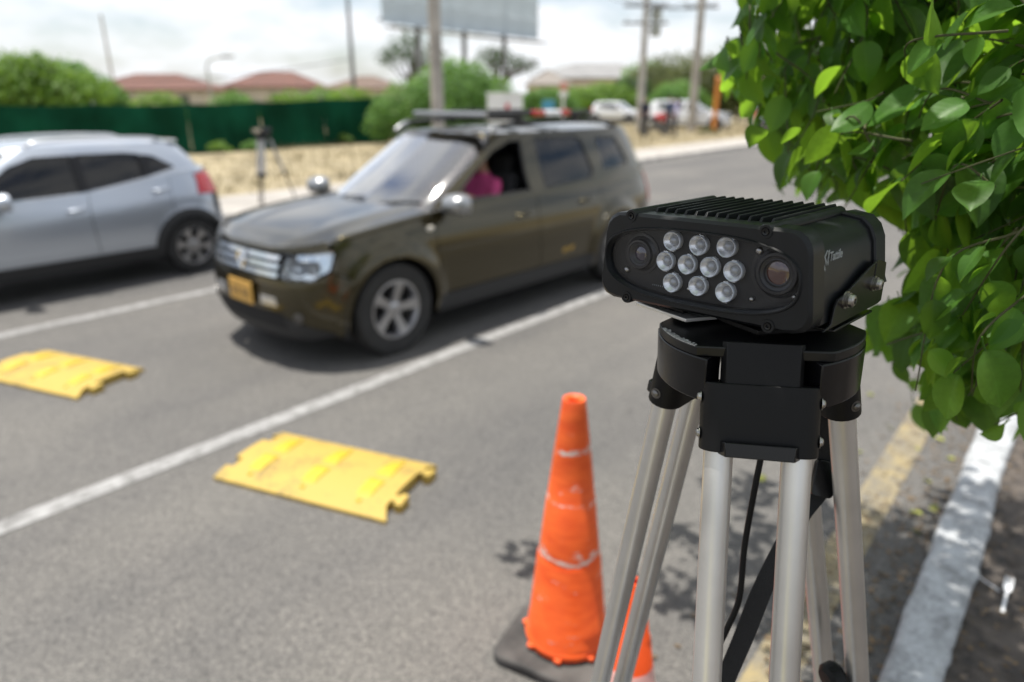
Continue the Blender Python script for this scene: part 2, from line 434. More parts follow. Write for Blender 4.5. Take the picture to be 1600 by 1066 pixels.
# dry grass growing on the verge
gb = MB(); rg = random.Random(3); vs = []; fs = []
for i in range(15000):
    t = rg.random(); x = -12.4 - 22 * t * rg.random() ** 0.6; y = rg.uniform(4, 52)
    q = proj((x, y, 0.2))
    if not (-80 < q[0] < 1320): continue
    z = 0.13 + verge_z(x, y); h = rg.uniform(0.05, 0.2) * (1.5 if bump2(x * 0.7, y * 0.9) > 0.35 else 0.8); a = rg.random() * 6.28; w = rg.uniform(0.012, 0.03)
    lx, ly = rg.gauss(0, 0.06), rg.gauss(0, 0.06); k = len(vs)
    vs += [(x - w * math.cos(a), y - w * math.sin(a), z - 0.02), (x + w * math.cos(a), y + w * math.sin(a), z - 0.02), (x + lx, y + ly, z + h)]
    fs.append((k, k + 1, k + 2))
gb.add(vs, fs)
g = obj('dry_grass', gb, M_DRYBLADE, None, None, recalc=False); g['kind'] = 'stuff'; g['label'] = 'dry yellow grass covering the verge across the road'

# near kerb, whitewashed, and the planting bed behind it
rk = random.Random(5)
rings = []
for j in range(0, 360):
    y = -3 + j * 0.05 if j < 260 else 10 + (j - 260) * 0.6
    n1 = 0.006 * math.sin(y * 9.1) + rk.gauss(0, 0.0035); n2 = rk.gauss(0, 0.004) + 0.008 * math.sin(y * 4.3 + 1); n3 = rk.gauss(0, 0.002)
    prof = [(-0.182, -0.01), (-0.178 + n1 * .5, 0.09), (-0.172 + n1, 0.121), (-0.158 + n1, 0.132 + n3), (-0.11, 0.135 + n3), (-0.05, 0.135 + n3), (-0.018 + n2, 0.131 + n3), (-0.004 + n2, 0.112), (0.0, 0.02)]
    rings.append([(x, y, z) for x, z in prof])
struct('near_kerb', MB().loft(rings, closed=False), M_KERB_WHITE, 60)
rs = random.Random(11)
def bed_z(x, y):
    return 0.012 * bump2(x * 6, y * 5) + rs.gauss(0, 0.006)
struct('planting_bed', sheet(-0.02, 2.2, -1.0, 9.0, 0.085, 70, 320, bed_z), M_SOIL, 80)
struct('far_bed', sheet(-0.02, 40, 8.95, 200, 0.08), M_DRY)
struct('side_bed', sheet(2.19, 40, -30, 8.96, 0.07), M_SOIL)

# crumbs, twigs and dead leaf scraps lying on the bed and along the kerb (too many to count)
M_SCRAP = leaf_mat('dead_leaf_scraps', (0.17, 0.12, 0.07), (0.15, 0.09, 0.04), 0.8, 0.6, 0.2)
lb = MB(); rl = random.Random(21); vs = []; fs = []
for i in range(5200):
    if i < 3600: x = rl.uniform(0.0, 1.6); y = rl.uniform(0.8, 8); z = 0.093 + 0.012 * bump2(x * 6, y * 5)
    else: x = -0.19 - abs(rl.gauss(0, 0.22)); y = rl.uniform(1.5, 7); z = 0.006
    r = rl.uniform(0.004, 0.017); a = rl.random() * 6.28; k = len(vs)
    for t in range(4):
        rr = r * (1 if t % 2 == 0 else rl.uniform(0.3, 0.7))
        vs.append((x + rr * math.cos(a + t * 1.571), y + rr * math.sin(a + t * 1.571), z + rl.uniform(0, 0.008)))
    fs.append((k, k + 1, k + 2, k + 3))
lb.add(vs, fs)
o = obj('leaf_litter', lb, M_SCRAP, None, None, recalc=False); o['kind'] = 'stuff'; o['label'] = 'brown leaf scraps and crumbs scattered over bed and gutter'

# ================================================================== the traffic camera on the tripod
BOXP = Vector((-0.32365, 0.72014, 1.71539))
BOXM = T(*BOXP) @ Rz(rad(-6.72)) @ Rx(rad(-0.24)) @ Ry(rad(-1.92))
BOXI = BOXM.inverted()
BW, BH, BD = 0.28, 0.109, 0.2
def onface(px, py, yl=0.0):          # a point of the front face, in the unit's own coordinates
    o = BOXI @ Vector((0, 0, CAMH)); d = (BOXI.to_3x3()) @ ray(px, py); s = (yl - o.y) / d.y
    p = o + d * s; return p.x, p.z
def onside(px, py, xl=0.14):
    o = BOXI @ Vector((0, 0, CAMH)); d = (BOXI.to_3x3()) @ ray(px, py); s = (xl - o.x) / d.x
    p = o + d * s; return p.y, p.z
def zf(zx, zy, yl=0.0): return onface(900 + zx / 2.369, 270 + zy / 2.369, yl)
def zs(zx, zy, xl=0.14): return onside(900 + zx / 2.369, 270 + zy / 2.369, xl)
unit = thing('traffic_camera', 'black finned traffic camera with ten round LEDs and two lenses mounted on the near tripod', 'camera')
unit.matrix_world = BOXM
def trap(x, z):                       # narrower towards the top
    k = 1 - 0.085 * max(0, (z + BH / 2) / BH); return x * k
def outline(grow=0.0, r=0.022, n=8):
    p = rrect(BW + 2 * grow, BH + 2 * grow, r, n); return [(trap(x, z), z) for x, z in p]
def superell(a, b2, e, angs):
    return [(math.copysign(abs(math.cos(t)) ** (2 / e) * a, math.cos(t)), math.copysign(abs(math.sin(t)) ** (2 / e) * b2, math.sin(t))) for t in angs]
NB = 72
def resample(poly, n):
    P = [Vector((x, z, 0)) for x, z in poly] + [Vector((poly[0][0], poly[0][1], 0))]
    L = [0]
    for i in range(1, len(P)): L.append(L[-1] + (P[i] - P[i - 1]).length)
    xs = np.interp(np.linspace(0, L[-1], n, endpoint=False), L, [p.x for p in P]); ys = np.interp(np.linspace(0, L[-1], n, endpoint=False), L, [p.y for p in P])
    return list(zip(xs, ys))
def polar(poly, n):                   # the outline met by n rays, so that rings can be bridged
    out = []; P = poly + [poly[0]]
    for k in range(n):
        t = 2 * math.pi * k / n; dx, dz = math.cos(t) * BW, math.sin(t) * BH
        best = None
        for i in range(len(poly)):
            x1, z1 = P[i]; x2, z2 = P[i + 1]; ex, ez = x2 - x1, z2 - z1
            den = dx * ez - dz * ex
            if abs(den) < 1e-12: continue
            s = (x1 * ez - z1 * ex) / den; u = (x1 * dz - z1 * dx) / den
            if s > 0 and -1e-6 <= u <= 1 + 1e-6: best = (dx * s, dz * s) if best is None else best
        out.append(best)
    return out
hole_c = (-0.003, -0.002)
def hole(a, b2): return polar([(x, z) for x, z in superell(a, b2, 2.75, [2 * math.pi * k / 96 for k in range(96)])], NB)
def ringy(poly, y, off=(0, 0)): return [(x + off[0], y, z + off[1]) for x, z in poly]
po = lambda g: polar(outline(g), NB)
rings = [ringy(po(0), 0.030), ringy(po(0), 0.004), ringy(po(-0.0035), 0.0),
         ringy(hole(0.1275, 0.0445), 0.0, hole_c), ringy(hole(0.1262, 0.0435), -0.0022, hole_c), ringy(hole(0.1246, 0.0422), -0.0022, hole_c),
         ringy(hole(0.1225, 0.0405), 0.004, hole_c), ringy(hole(0.1222, 0.0402), 0.016, hole_c)]
obj('front_bezel', MB().loft(rings), M_BLACK_AL, unit, 30)
# housing behind the bezel
def housing_ring(y, g=0.0):
    p = [(0.137, -0.050), (0.1375, -0.02), (0.136, 0.022), (0.131, 0.036), (0.121, 0.0455), (0.098, 0.0495), (0.088, 0.0475), (0.0, 0.0475)]
    q = [(0.124, -0.0535)] + p
    q = [(x + g * (1 if x > 0 else 0), z + (g if z > 0 else -g)) for x, z in q]
    full = q + [(-x, z) for x, z in reversed(q[:-1])]
    return [(trap(x, z) if abs(x) > 0 else 0, y, z) for x, z in full]
obj('housing', MB().loft([housing_ring(0.030, -0.001), housing_ring(0.176, -0.001)], cap0=True, cap1=True), M_BLACK_AL, unit, 35, 0.0012)
b = MB().loft([housing_ring(0.0, -0.010), housing_ring(0.0005, -0.010)])
rc = []
for y, gx in ((0.172, 0.001), (0.174, 0.003), (0.203, 0.003), (0.206, 0.0)):
    rc.append([(x, y, max(z, -0.030)) for x, y, z in housing_ring(y, gx)])
obj('rear_cover', MB().loft(rc, cap0=True, cap1=True), M_BLACK_AL, unit, 35)
# cooling fins
fin_poly = [(-0.0024, 0), (0.0024, 0), (0.0011, 0.0125), (-0.0011, 0.0125)]
fb = MB(); n = 4
prof = [(0.010, 0.0), (0.019, 0.0125), (0.176, 0.0125), (0.186, 0.0)]
vs = []
for (y, h) in prof:
    w0, w1 = 0.0024, 0.0011
    t = h / 0.0125; w = w0 + (w1 - w0) * t
    vs += [(-w0, y if h == 0 else y, 0.0), (w0, y, 0.0), (w, y, h), (-w, y, h)]
fb.loft([vs[i * 4:i * 4 + 4] for i in range(4)], cap0=True, cap1=True)
fin_me = fb.mesh('fin', M_BLACK_AL, 20)
for i in range(12):
    f = link('fin', fin_me, unit, 0.0004, 1); f.location = (-0.0745 + i * 0.01345, 0.012, 0.0468)
obj('fin_bed', MB().box((0.0, 0.105, 0.0470), (0.168, 0.155, 0.006)), M_BLACK_AL, unit, 30, 0.001)
# corner bosses and their rails
bosses = [zf(205, 160), zf(703, 218), zf(187, 460), zf(710, 568)]
for i, (x, z) in enumerate(bosses):
    bb = MB(); y1 = 0.186 if i < 2 else 0.05
    Mb = T(x, 0, z) @ Rx(-math.pi / 2)
    bb.lathe([(0.0, 0.002), (0.0042, 0.002), (0.0046, -0.001), (0.0072, -0.001), (0.0080, 0.0015), (0.0080, y1), (0.0, y1)], 24, 0, Mb)
    bo = obj('corner_boss', bb, M_BLACK_AL, unit, 35)
    sb = MB().lathe([(0.0, 0.0012), (0.0016, 0.0012), (0.0018, -0.0012), (0.0036, -0.0016), (0.0041, -0.0004), (0.0041, 0.003)], 18, 0, Mb)
    obj('socket_screw', sb, M_BLACK_GL, bo, 30)
# inside the window
hp = [(x + hole_c[0], z + hole_c[1]) for x, z in hole(0.1235, 0.0415)]
obj('board', MB().add([(x, 0.0155, z) for x, z in hp], [tuple(range(NB))]), mat('black_board', (0.009, 0.009, 0.010), 0.55, bump=0.2, bscale=120), unit, None)
M_PANE = glass_mat('window_pane', (0.88, 0.89, 0.92), 1.45, 0.30)
hg = [(x + hole_c[0], z + hole_c[1]) for x, z in hole(0.1224, 0.0404)]
obj('glass_pane', MB().add([(x, 0.0060, z) for x, z in hg], [tuple(range(NB))]), M_PANE, unit, None)
# bay walls round the two lenses
M_LEDCUP = mat('led_reflector', (0.95, 0.96, 0.98), 0.25, 0.6, var=0.1, vscale=90)
M_LEDLENS = mat('led_lens', (0.62, 0.65, 0.70), 0.16, 0.25, 0.6)
M_LEDCORE = mat('led_core', (0.34, 0.35, 0.37), 0.3, 0.3)
leds = [(355, 253), (452, 269), (556, 276), (329, 328), (409, 340), (493, 350), (581, 366), (353, 408), (449, 420), (550, 443)]
cup = MB().lathe([(0.0052, 0.0), (0.0070, -0.0012), (0.0095, -0.0040), (0.0113, -0.0065), (0.0117, -0.0064), (0.0117, 0.0005)], 28)
cup.box((0.0, 0.0118, -0.003), (0.006, 0.0016, 0.005)); cup.box((0.0, -0.0118, -0.003), (0.006, 0.0016, 0.005))
cup_me = cup.mesh('led', M_LEDCUP, 30)
lens_me = MB().lathe([(0.0, -0.0052), (0.0022, -0.0049), (0.0042, -0.0038), (0.0060, -0.0018), (0.0064, -0.0005)], 24).mesh('led_lens', M_LEDCORE, 60)
rim_me = MB().lathe([(0.0102, -0.0068), (0.0112, -0.0076), (0.0120, -0.0068), (0.0118, -0.004)], 28).mesh('led_rim', M_LEDLENS, 60)
for i, (a, c) in enumerate(leds):
    x, z = zf(a, c, 0.009)
    L = link('led', cup_me, unit); L.matrix_local = T(x, 0.0152, z) @ Rx(-math.pi / 2) @ Rz(0.25 * (i % 3)) @ Matrix.Scale(0.98, 4)
    link('led_lens', lens_me, L); link('led_rim', rim_me, L)
    hb = MB()
M_LENSR = mat('lens_barrel', (0.014, 0.014, 0.016), 0.4)
M_LGL1 = mat('violet_lens_glass', (0.018, 0.010, 0.028), 0.06, 0.0, 0.9, coat=1.0)
M_LGL2 = mat('amber_lens_glass', (0.060, 0.013, 0.006), 0.07, 0.0, 0.9, coat=1.0)
def lens(cx, cy, r, gr, gm, nm):
    x, z = zf(cx, cy, 0.012)
    Ml = T(x, 0.0154, z) @ Rx(-math.pi / 2)
    e = obj(nm, MB().lathe([(r * 1.36, 0.0), (r * 1.36, -0.0012), (r * 1.18, -0.0016), (r * 1.0, -0.0045), (r * 0.95, -0.0082), (r * 0.82, -0.0084), (r * 0.78, -0.0070), (r * 0.74, -0.0066), (r * 0.66, -0.0055), (r * 0.62, -0.0058), (gr * 1.12, -0.0042), (gr * 1.02, -0.0036)], 40, 0, Ml), M_LENSR, unit, 25)
    obj('lens_glass', MB().lathe([(0.0, -0.0056), (gr * 0.5, -0.0052), (gr * 0.85, -0.0042), (gr * 1.03, -0.0034)], 32, 0, Ml), gm, e, 60)
lens(240, 300, 0.0185, 0.0085, M_LGL1, 'lens')
lens(748, 372, 0.0235, 0.0120, M_LGL2, 'lens')
for (a, c) in ((193, 215), (183, 360), (675, 290), (647, 470), (805, 462), (415, 432)):
    x, z = zf(a, c, 0.011); r = 0.0042 if a in (183, 675) else 0.0029
    obj('panel_screw', MB().lathe([(0, -0.0045), (r * .55, -0.0042), (r * .9, -0.003), (r, -0.0012), (r, 0.001)], 16, 0, T(x, 0.0150, z) @ Rx(-math.pi / 2)), M_STEEL, unit, 50)
M_PRINT = mat('pale_print', (0.27, 0.29, 0.31), 0.6)
pb = MB()
for k in range(7):
    x, z = zf(284 + k * 7.2, 414 + k * 1.5, 0.0150); pb.box((x, 0.0151, z), (0.0007, 0.0004, 0.0016))
obj('pin_marks', pb, M_PRINT, unit, None)
# emblem and lettering on the side
def text_mesh(body, size, name, m, shear=0.0):
    cu = bpy.data.curves.new(name, 'FONT'); cu.body = body; cu.size = size; cu.shear = shear; cu.extrude = 0.0002; cu.space_character = 0.95
    cu.offset = size * 0.012
    to = bpy.data.objects.new(name, cu); COL.objects.link(to)
    dg = bpy.context.evaluated_depsgraph_get(); me = bpy.data.meshes.new_from_object(to.evaluated_get(dg))
    bpy.data.objects.remove(to); me.materials.clear(); me.materials.append(m); me.name = name
    return me
xs_side = trap(0.1375, 0.01) - 0.0006
ty, tz = zs(936, 322, xs_side); ty2, tz2 = zs(984, 300, xs_side)
Mside = Matrix(((0, 0, 1, xs_side + 0.0003), (1, 0, 0, ty), (0, 1, 0, tz - 0.004), (0, 0, 0, 1)))
tm = text_mesh('Tattile', 0.0140, 'lettering', M_PRINT)
tw = max(v.co.x for v in tm.vertices)
lo = link('lettering', tm, unit); lo.matrix_local = Mside @ T(0.001, 0.002, 0) @ S((ty2 - ty) / tw, 1, 1)
eb = MB()                              # the angular emblem in front of the word
e1 = [(0.0, 0.010), (0.005, 0.016), (0.0075, 0.016), (0.003, 0.0095), (0.0075, 0.004), (0.0075, -0.0005), (0.005, 0.003)]
e2 = [(0.0085, 0.014), (0.012, 0.016), (0.012, -0.001), (0.0095, 0.002), (0.0095, 0.0115)]
e3 = [(0.001, -0.001), (0.003, 0.001), (0.0065, -0.004), (0.0065, -0.0065)]
for e in (e1, e2, e3): eb.prism(e, 0, 0.0003)
eo = obj('emblem', eb, M_PRINT, unit, None); eo.matrix_local = Mside @ T(-0.0135, -0.001, 0) @ S(1.0, 1.0, 1)
# mounting bracket with bolts
bx = trap(0.1375, -0.02) + 0.0035
bp_ = [zs(*q, bx) for q in ((905, 590), (935, 560), (948, 500), (962, 470), (985, 452), (1085, 345), (1112, 320), (1140, 330), (1132, 400), (1120, 470), (1108, 482))]
for sgn in (1, -1):
    bb = MB().prism([(p[0], p[1]) for p in bp_], 0, 0.003)
    Mx = Matrix(((0, 0, sgn, sgn * bx), (1, 0, 0, 0), (0, 1, 0, 0), (0, 0, 0, 1)))
    for i in range(len(bb.v)): bb.v[i] = tuple(Mx @ Vector(bb.v[i]))
    br = obj('bracket_arm', bb, M_BLACK_GL, unit, 20, 0.0006)
    for (a, c, r) in ((1010, 470, 0.0072), (1113, 410, 0.0066)):
        yy, zz = zs(a - 12, c, bx + 0.003)
        Mb = T(sgn * (bx + 0.003), yy, zz) @ Ry(sgn * math.pi / 2)
        obj('bolt', MB().lathe([(r * 1.35, 0), (r * 1.35, 0.0015), (r * 1.05, 0.0016), (r * 1.15, 0.0030), (r * 1.15, 0.0045), (r * 0.95, 0.0048), (r, 0.0052), (r * 0.95, 0.0085), (r * 0.7, 0.0100), (r * 0.45, 0.0102), (r * 0.42, 0.0070), (0, 0.0070)], 20, 0, Mb), M_STEEL, br, 30)
    if sgn == 1:
        yy, zz = zs(1109, 362, bx + 0.0031)
        obj('slot', MB().prism(rrect(0.0035, 0.018, 0.0017, 4), 0, 0.0003, 0, Matrix(((0, 0, 1, bx + 0.003), (1, 0, 0, yy), (0, 1, 0, zz), (0, 0, 0, 1)))), mat('slot_dark', (0.002, 0.002, 0.002), 0.9), br, None)
bb = MB().box((0, 0.115, -0.0605), (2 * bx + 0.004, 0.11, 0.003))
obj('bracket_base', bb, M_BLACK_GL, unit, 20, 0.0008)
bb = MB().prism([(0.02, 0.035), (0.075, 0.015), (0.125, 0.085), (0.09, 0.165), (-0.04, 0.17), (-0.075, 0.10)], -0.0685, -0.0625)
obj('adapter_plate', bb, M_BLACK_PL, unit, 20, 0.001)
bb = MB().prism([(-0.112, 0.045), (-0.02, 0.02), (0.05, 0.14), (-0.06, 0.165)], -0.0735, -0.0690)
obj('underside_plate', bb, mat('bare_aluminium_plate', (0.75, 0.74, 0.71), 0.3, 0.6), unit, 20, 0.0008)
bb = MB().prism([(-0.110, 0.05), (-0.03, 0.03), (-0.03, 0.12), (-0.095, 0.14)], -0.068, -0.055)
obj('lower_cover', bb, M_BLACK_PL, unit, 20, 0.003)

# ================================================================== the near tripod
TP = (-0.2716, 0.8020, 1.6301)
TILT = T(*TP) @ Rx(0.03108) @ Ry(-0.03535)
R0, TAU, PHI, SEP, DTAU = 0.0795, 0.2310, -1.1452, 0.0417, 0.0734
tri = thing('tripod', 'large aluminium tripod with paired silver tubes and black head under the traffic camera', 'tripod')
tri.matrix_world = TILT
ths = [PHI, PHI - 2 * math.pi / 3, PHI + 2 * math.pi / 3]
NH = 0.118
top_poly = []
for k in range(144):
    a = 2 * math.pi * k / 144; rr = NH
    for th in ths:
        d_ = math.cos(a - th)
        if d_ > 0.5: rr = min(rr, 0.094 / d_)
    top_poly.append((rr * math.cos(a), rr * math.sin(a)))
top = MB().prism(top_poly, -0.002, 0.010)
obj('head_plate', top, mat('worn_black_paint', (0.006, 0.0063, 0.007), 0.36, 0.0, 0.35, var=0.3, vscale=20, bump=0.1, bscale=300, bdist=0.0002), tri, 25, 0.0015)
M_CHIP = mat('chipped_paint_edge', (0.42, 0.42, 0.42), 0.5, 0.4, var=0.4, vscale=200)
for i in range(3):
    a0 = ths[i] + rad(30); a1 = ths[i] + rad(90)
    pts = []
    N = 14
    outer = [((NH + .0012) * math.cos(a0 + (a1 - a0) * k / N), (NH + .0012) * math.sin(a0 + (a1 - a0) * k / N)) for k in range(N + 1)]
    inner = [(0.088 * math.cos(a1 - (a1 - a0) * k / N), 0.088 * math.sin(a1 - (a1 - a0) * k / N)) for k in range(N + 1)]
    sk = obj('head_skirt', MB().prism(outer + inner, -0.054, -0.0018), M_BLACK_GL, tri, 25, 0.0015)
# a worn edge where the paint is chipped
cb = MB(); rc_ = random.Random(4)
for k in range(26):
    a = ths[1] + rad(48 + k * 1.3); r1 = NH - 0.003 - rc_.random() * 0.005
    cb.prism([(r1 * math.cos(a), r1 * math.sin(a)), ((NH - 0.0004) * math.cos(a), (NH - 0.0004) * math.sin(a)), ((NH - 0.0004) * math.cos(a + rad(1.1)), (NH - 0.0004) * math.sin(a + rad(1.1))), (r1 * math.cos(a + rad(1.1)), r1 * math.sin(a + rad(1.1)))], 0.0065, 0.0103 + rc_.random() * 0.0004)
obj('chipped_edge', cb, M_CHIP, tri, None)
def stadium(w, d, n=10):
    r = d / 2; p = []
    for s_, a0 in ((1, -90), (-1, 90)):
        for k in range(n + 1):
            a = rad(a0 + 180 * k / n); p.append((s_ * (w / 2 - r) + r * math.cos(a), r * math.sin(a)))
    return p
leg_z = [0.10, 0.004, 0.10]
for i in range(3):
    Ml = Rz(ths[i] - math.pi / 2) @ T(0, R0, 0) @ Rx(TAU + (DTAU if i == 0 else -DTAU / 2))
    W4 = TILT @ Ml; dz = (W4.to_3x3() @ Vector((0, 0, -1))).z; LEN = (W4.translation.z - leg_z[i]) / -dz
    leg = empty('leg'); leg.parent = tri; leg.matrix_local = Ml
    hb = MB().prism([(-0.043, -0.020), (0.043, -0.020), (0.043, 0.012), (0.038, 0.020), (-0.038, 0.020), (-0.043, 0.012)], -0.060, 0.012)
    obj('hinge_block', hb, M_BLACK_PL, leg, 25, 0.0012)
    ck = MB().prism(stadium(0.128, 0.046), -0.112, -0.034)
    obj('tube_clamp', ck, M_BLACK_PL, leg, 35, 0.0015)
    cl = MB().prism([(-0.043, 0.018), (-0.036, 0.034), (0.036, 0.034), (0.043, 0.018), (0.036, 0.018), (0.032, 0.027), (-0.032, 0.027), (-0.036, 0.018)], -0.114, -0.098)
    obj('clip_bar', cl, M_BLACK_GL, leg, 20, 0.001)
    for s_ in (-1, 1):
        for zz in (-0.052, -0.094):
            Mb = T(s_ * 0.0632, 0.004, zz) @ Ry(s_ * math.pi / 2)
            obj('rivet', MB().lathe([(0.0072, 0), (0.0072, 0.001), (0.0052, 0.0012), (0.0048, 0.003), (0.003, 0.0045), (0, 0.005)], 16, 0, Mb), M_DARKSTEEL if i else M_STEEL, leg, 35)
        obj('tube', MB().cyl((s_ * SEP, 0, -0.100), (s_ * SEP, 0, -0.88), 0.0163, n=28), M_ALU, leg, 40)
    obj('lower_clamp', MB().prism(stadium(0.134, 0.05), -0.93, -0.85), M_BLACK_PL, leg, 35, 0.002)
    obj('lower_tube', MB().cyl((0, 0, -0.90), (0, 0, -LEN + 0.04), 0.014, n=20), M_ALU, leg, 40)
    obj('foot', MB().lathe([(0.0, -LEN), (0.017, -LEN), (0.021, -LEN + 0.012), (0.018, -LEN + 0.05), (0.0, -LEN + 0.055)], 16), M_RUBBER, leg, 35)
    if i == 2: obj('lock_knob', MB().lathe([(0, 0), (0.02, 0), (0.023, 0.005), (0.023, 0.02), (0.017, 0.026), (0, 0.027)], 20, 0, T(0.03, -0.02, -0.575) @ Rx(math.pi / 2)), M_BLACK_PL, leg, 30)
TI = TILT.inverted()
def at_depth(px, py, dep):
    d = ray(px, py).normalized(); f = Vector((-_sa * _ct, _ca * _ct, -_st)); return Vector((0, 0, CAMH)) + d * (dep / d.dot(f))
def spline(pts, n=8):
    P = [Vector(p) for p in pts]; P = [P[0] * 2 - P[1]] + P + [P[-1] * 2 - P[-2]]; out = []
    for i in range(1, len(P) - 2):
        for k in range(n):
            t = k / n; a, b_, c, d = P[i - 1], P[i], P[i + 1], P[i + 2]
            out.append(0.5 * ((2 * b_) + (c - a) * t + (2 * a - 5 * b_ + 4 * c - d) * t * t + (3 * b_ - a - 3 * c + d) * t ** 3))
    return out + [P[-2]]
# strap hanging from the head
sp = spline([at_depth(*q) for q in ((1288, 640, 0.90), (1290, 700, 0.93), (1283, 765, 0.95), (1240, 825, 0.95), (1196, 910, 0.96), (1160, 1000, 0.98), (1118, 1100, 1.0), (1060, 1260, 1.02), (1090, 1420, 1.0))], 8)
rv = (cam.rotation_euler.to_matrix() @ Vector((1, 0.35, 0.25))).normalized()
rg1 = []
for i, p in enumerate(sp):
    w = 0.017 if i > 14 else 0.011
    n_ = rv.cross((sp[min(i + 1, len(sp) - 1)] - sp[max(0, i - 1)]).normalized()).normalized() * 0.0015
    rg1.append([TI @ (p - rv * w - n_), TI @ (p + rv * w - n_), TI @ (p + rv * w + n_), TI @ (p - rv * w + n_)])
obj('strap', MB().loft(rg1, cap0=True, cap1=True), M_BLACK_FAB, tri, 30)
pc = at_depth(1287, 748, 0.935)
bk = MB().prism(rrect(0.030, 0.05, 0.006, 4), -0.005, 0.005)
bo = obj('buckle', bk, M_BLACK_GL, tri, 30, 0.001); bo.matrix_local = TI @ T(*pc) @ cam.rotation_euler.to_matrix().to_4x4() @ Rz(-0.2)
cp = spline([at_depth(*q) for q in ((1200, 560, 0.90), (1192, 690, 0.92), (1180, 760, 0.93), (1164, 850, 0.95), (1155, 935, 0.96), (1135, 985, 0.97), (1115, 1030, 0.98), (1100, 1110, 1.0), (1130, 1300, 1.05))] + [Vector((-0.33, 1.0, 0.4)), Vector((-0.36, 1.02, 0.02)), Vector((-0.5, 1.1, 0.008)), Vector((-0.62, 0.8, 0.008))], 8)
tag(obj('power_cable', MB().tube(cp, 0.0042, 10), M_BLACK_PL, None, 50), 'thin black cable hanging down between the near tripod legs', 'cable')

# ================================================================== traffic cones
def cone_mat(name, bands):
    m, n, b = nmat(name)
    tc = n.nodes.new('ShaderNodeTexCoord'); sx = n.nodes.new('ShaderNodeSeparateXYZ'); n.links.new(tc.outputs['Object'], sx.inputs[0])
    mp = n.nodes.new('ShaderNodeMapping'); mp.inputs['Scale'].default_value = (9, 9, 26); n.links.new(tc.outputs['Object'], mp.inputs['Vector'])
    no = n.nodes.new('ShaderNodeTexNoise'); no.inputs['Scale'].default_value = 1.3; no.inputs['Detail'].default_value = 7; n.links.new(mp.outputs[0], no.inputs['Vector'])
    rp = n.nodes.new('ShaderNodeValToRGB'); e = rp.color_ramp.elements
    e[0].position = 0.0; e[0].color = (0.72, 0.082, 0.010, 1); e[1].position = 1.0; e[1].color = (0.86, 0.135, 0.02, 1)
    e[0].position = 0.3; e[1].position = 0.66
    n.links.new(no.outputs['Fac'], rp.inputs['Fac'])
    # scuffs gather where old tape was torn off
    last = rp.outputs['Color']
    sc = n.nodes.new('ShaderNodeTexNoise'); sc.inputs['Scale'].default_value = 15; sc.inputs['Detail'].default_value = 8; sc.inputs['Roughness'].default_value = 0.75
    mp2 = n.nodes.new('ShaderNodeMapping'); mp2.inputs['Scale'].default_value = (0.8, 0.8, 2.4); n.links.new(tc.outputs['Object'], mp2.inputs['Vector']); n.links.new(mp2.outputs[0], sc.inputs['Vector'])
    for (z0, hw, thr, col) in bands:
        su = n.nodes.new('ShaderNodeMath'); su.operation = 'SUBTRACT'; su.inputs[1].default_value = z0; n.links.new(sx.outputs['Z'], su.inputs[0])
        ab = n.nodes.new('ShaderNodeMath'); ab.operation = 'ABSOLUTE'; n.links.new(su.outputs[0], ab.inputs[0])
        mr = n.nodes.new('ShaderNodeMapRange'); mr.inputs['From Min'].default_value = 0; mr.inputs['From Max'].default_value = hw; mr.inputs['To Min'].default_value = 0.08; mr.inputs['To Max'].default_value = -0.06
        n.links.new(ab.outputs[0], mr.inputs['Value'])
        ad = n.nodes.new('ShaderNodeMath'); ad.operation = 'ADD'; n.links.new(mr.outputs[0], ad.inputs[0]); n.links.new(sc.outputs['Fac'], ad.inputs[1])
        gt = n.nodes.new('ShaderNodeMapRange'); gt.inputs['From Min'].default_value = thr; gt.inputs['From Max'].default_value = thr + 0.03; n.links.new(ad.outputs[0], gt.inputs['Value'])
        mx = n.nodes.new('ShaderNodeMix'); mx.data_type = 'RGBA'; mx.inputs[7].default_value = (*col, 1)
        n.links.new(gt.outputs[0], mx.inputs[0]); n.links.new(last, mx.inputs[6]); last = mx.outputs[2]
    n.links.new(last, b.inputs['Base Color'])
    b.inputs['Roughness'].default_value = 0.5
    bp = n.nodes.new('ShaderNodeBump'); bp.inputs['Strength'].default_value = 0.25; bp.inputs['Distance'].default_value = 0.004
    n.links.new(no.outputs['Fac'], bp.inputs['Height']); n.links.new(bp.outputs['Normal'], b.inputs['Normal'])
    return m
M_CONE = cone_mat('scuffed_orange_plastic', [(0.82, 0.035, 0.58, (0.62, 0.55, 0.50)), (0.635, 0.03, 0.595, (0.60, 0.50, 0.46)), (0.43, 0.045, 0.575, (0.66, 0.58, 0.52)), (0.12, 0.05, 0.64, (0.5, 0.35, 0.3))])
cone = thing('traffic_cone', 'tall scuffed orange traffic cone on a black rubber base, bare of bands', 'traffic cone', (-1.115, 1.665, 0.0), (0, 0, rad(12)))
prof = [(0.148, 0.055), (0.150, 0.075), (0.141, 0.088), (0.139, 0.13), (0.136, 0.135), (0.110, 0.40), (0.108, 0.405), (0.106, 0.405), (0.082, 0.63), (0.0795, 0.634), (0.066, 0.76), (0.045, 0.93), (0.0385, 0.982), (0.036, 0.990), (0.031, 0.990), (0.022, 0.984), (0.019, 0.975), (0.019, 0.90)]
obj('cone_body', MB().lathe(prof, 64), M_CONE, cone, 40)
for k in range(8):
    a = k * math.pi / 4 + 0.2
    obj('lug', MB().box((0.150 * math.cos(a), 0.150 * math.sin(a), 0.060), (0.026, 0.02, 0.016), 0, None), M_CONE, cone, 30, 0.004)
bb = MB().prism(rrect(0.42, 0.42, 0.05, 6), 0.0, 0.042)
obj('rubber_base', bb, mat('dusty_rubber', (0.035, 0.034, 0.033), 0.8, var=0.4, vscale=8, vcol=(0.10, 0.095, 0.09), bump=0.3, bscale=60), cone, 30, 0.012, 3)
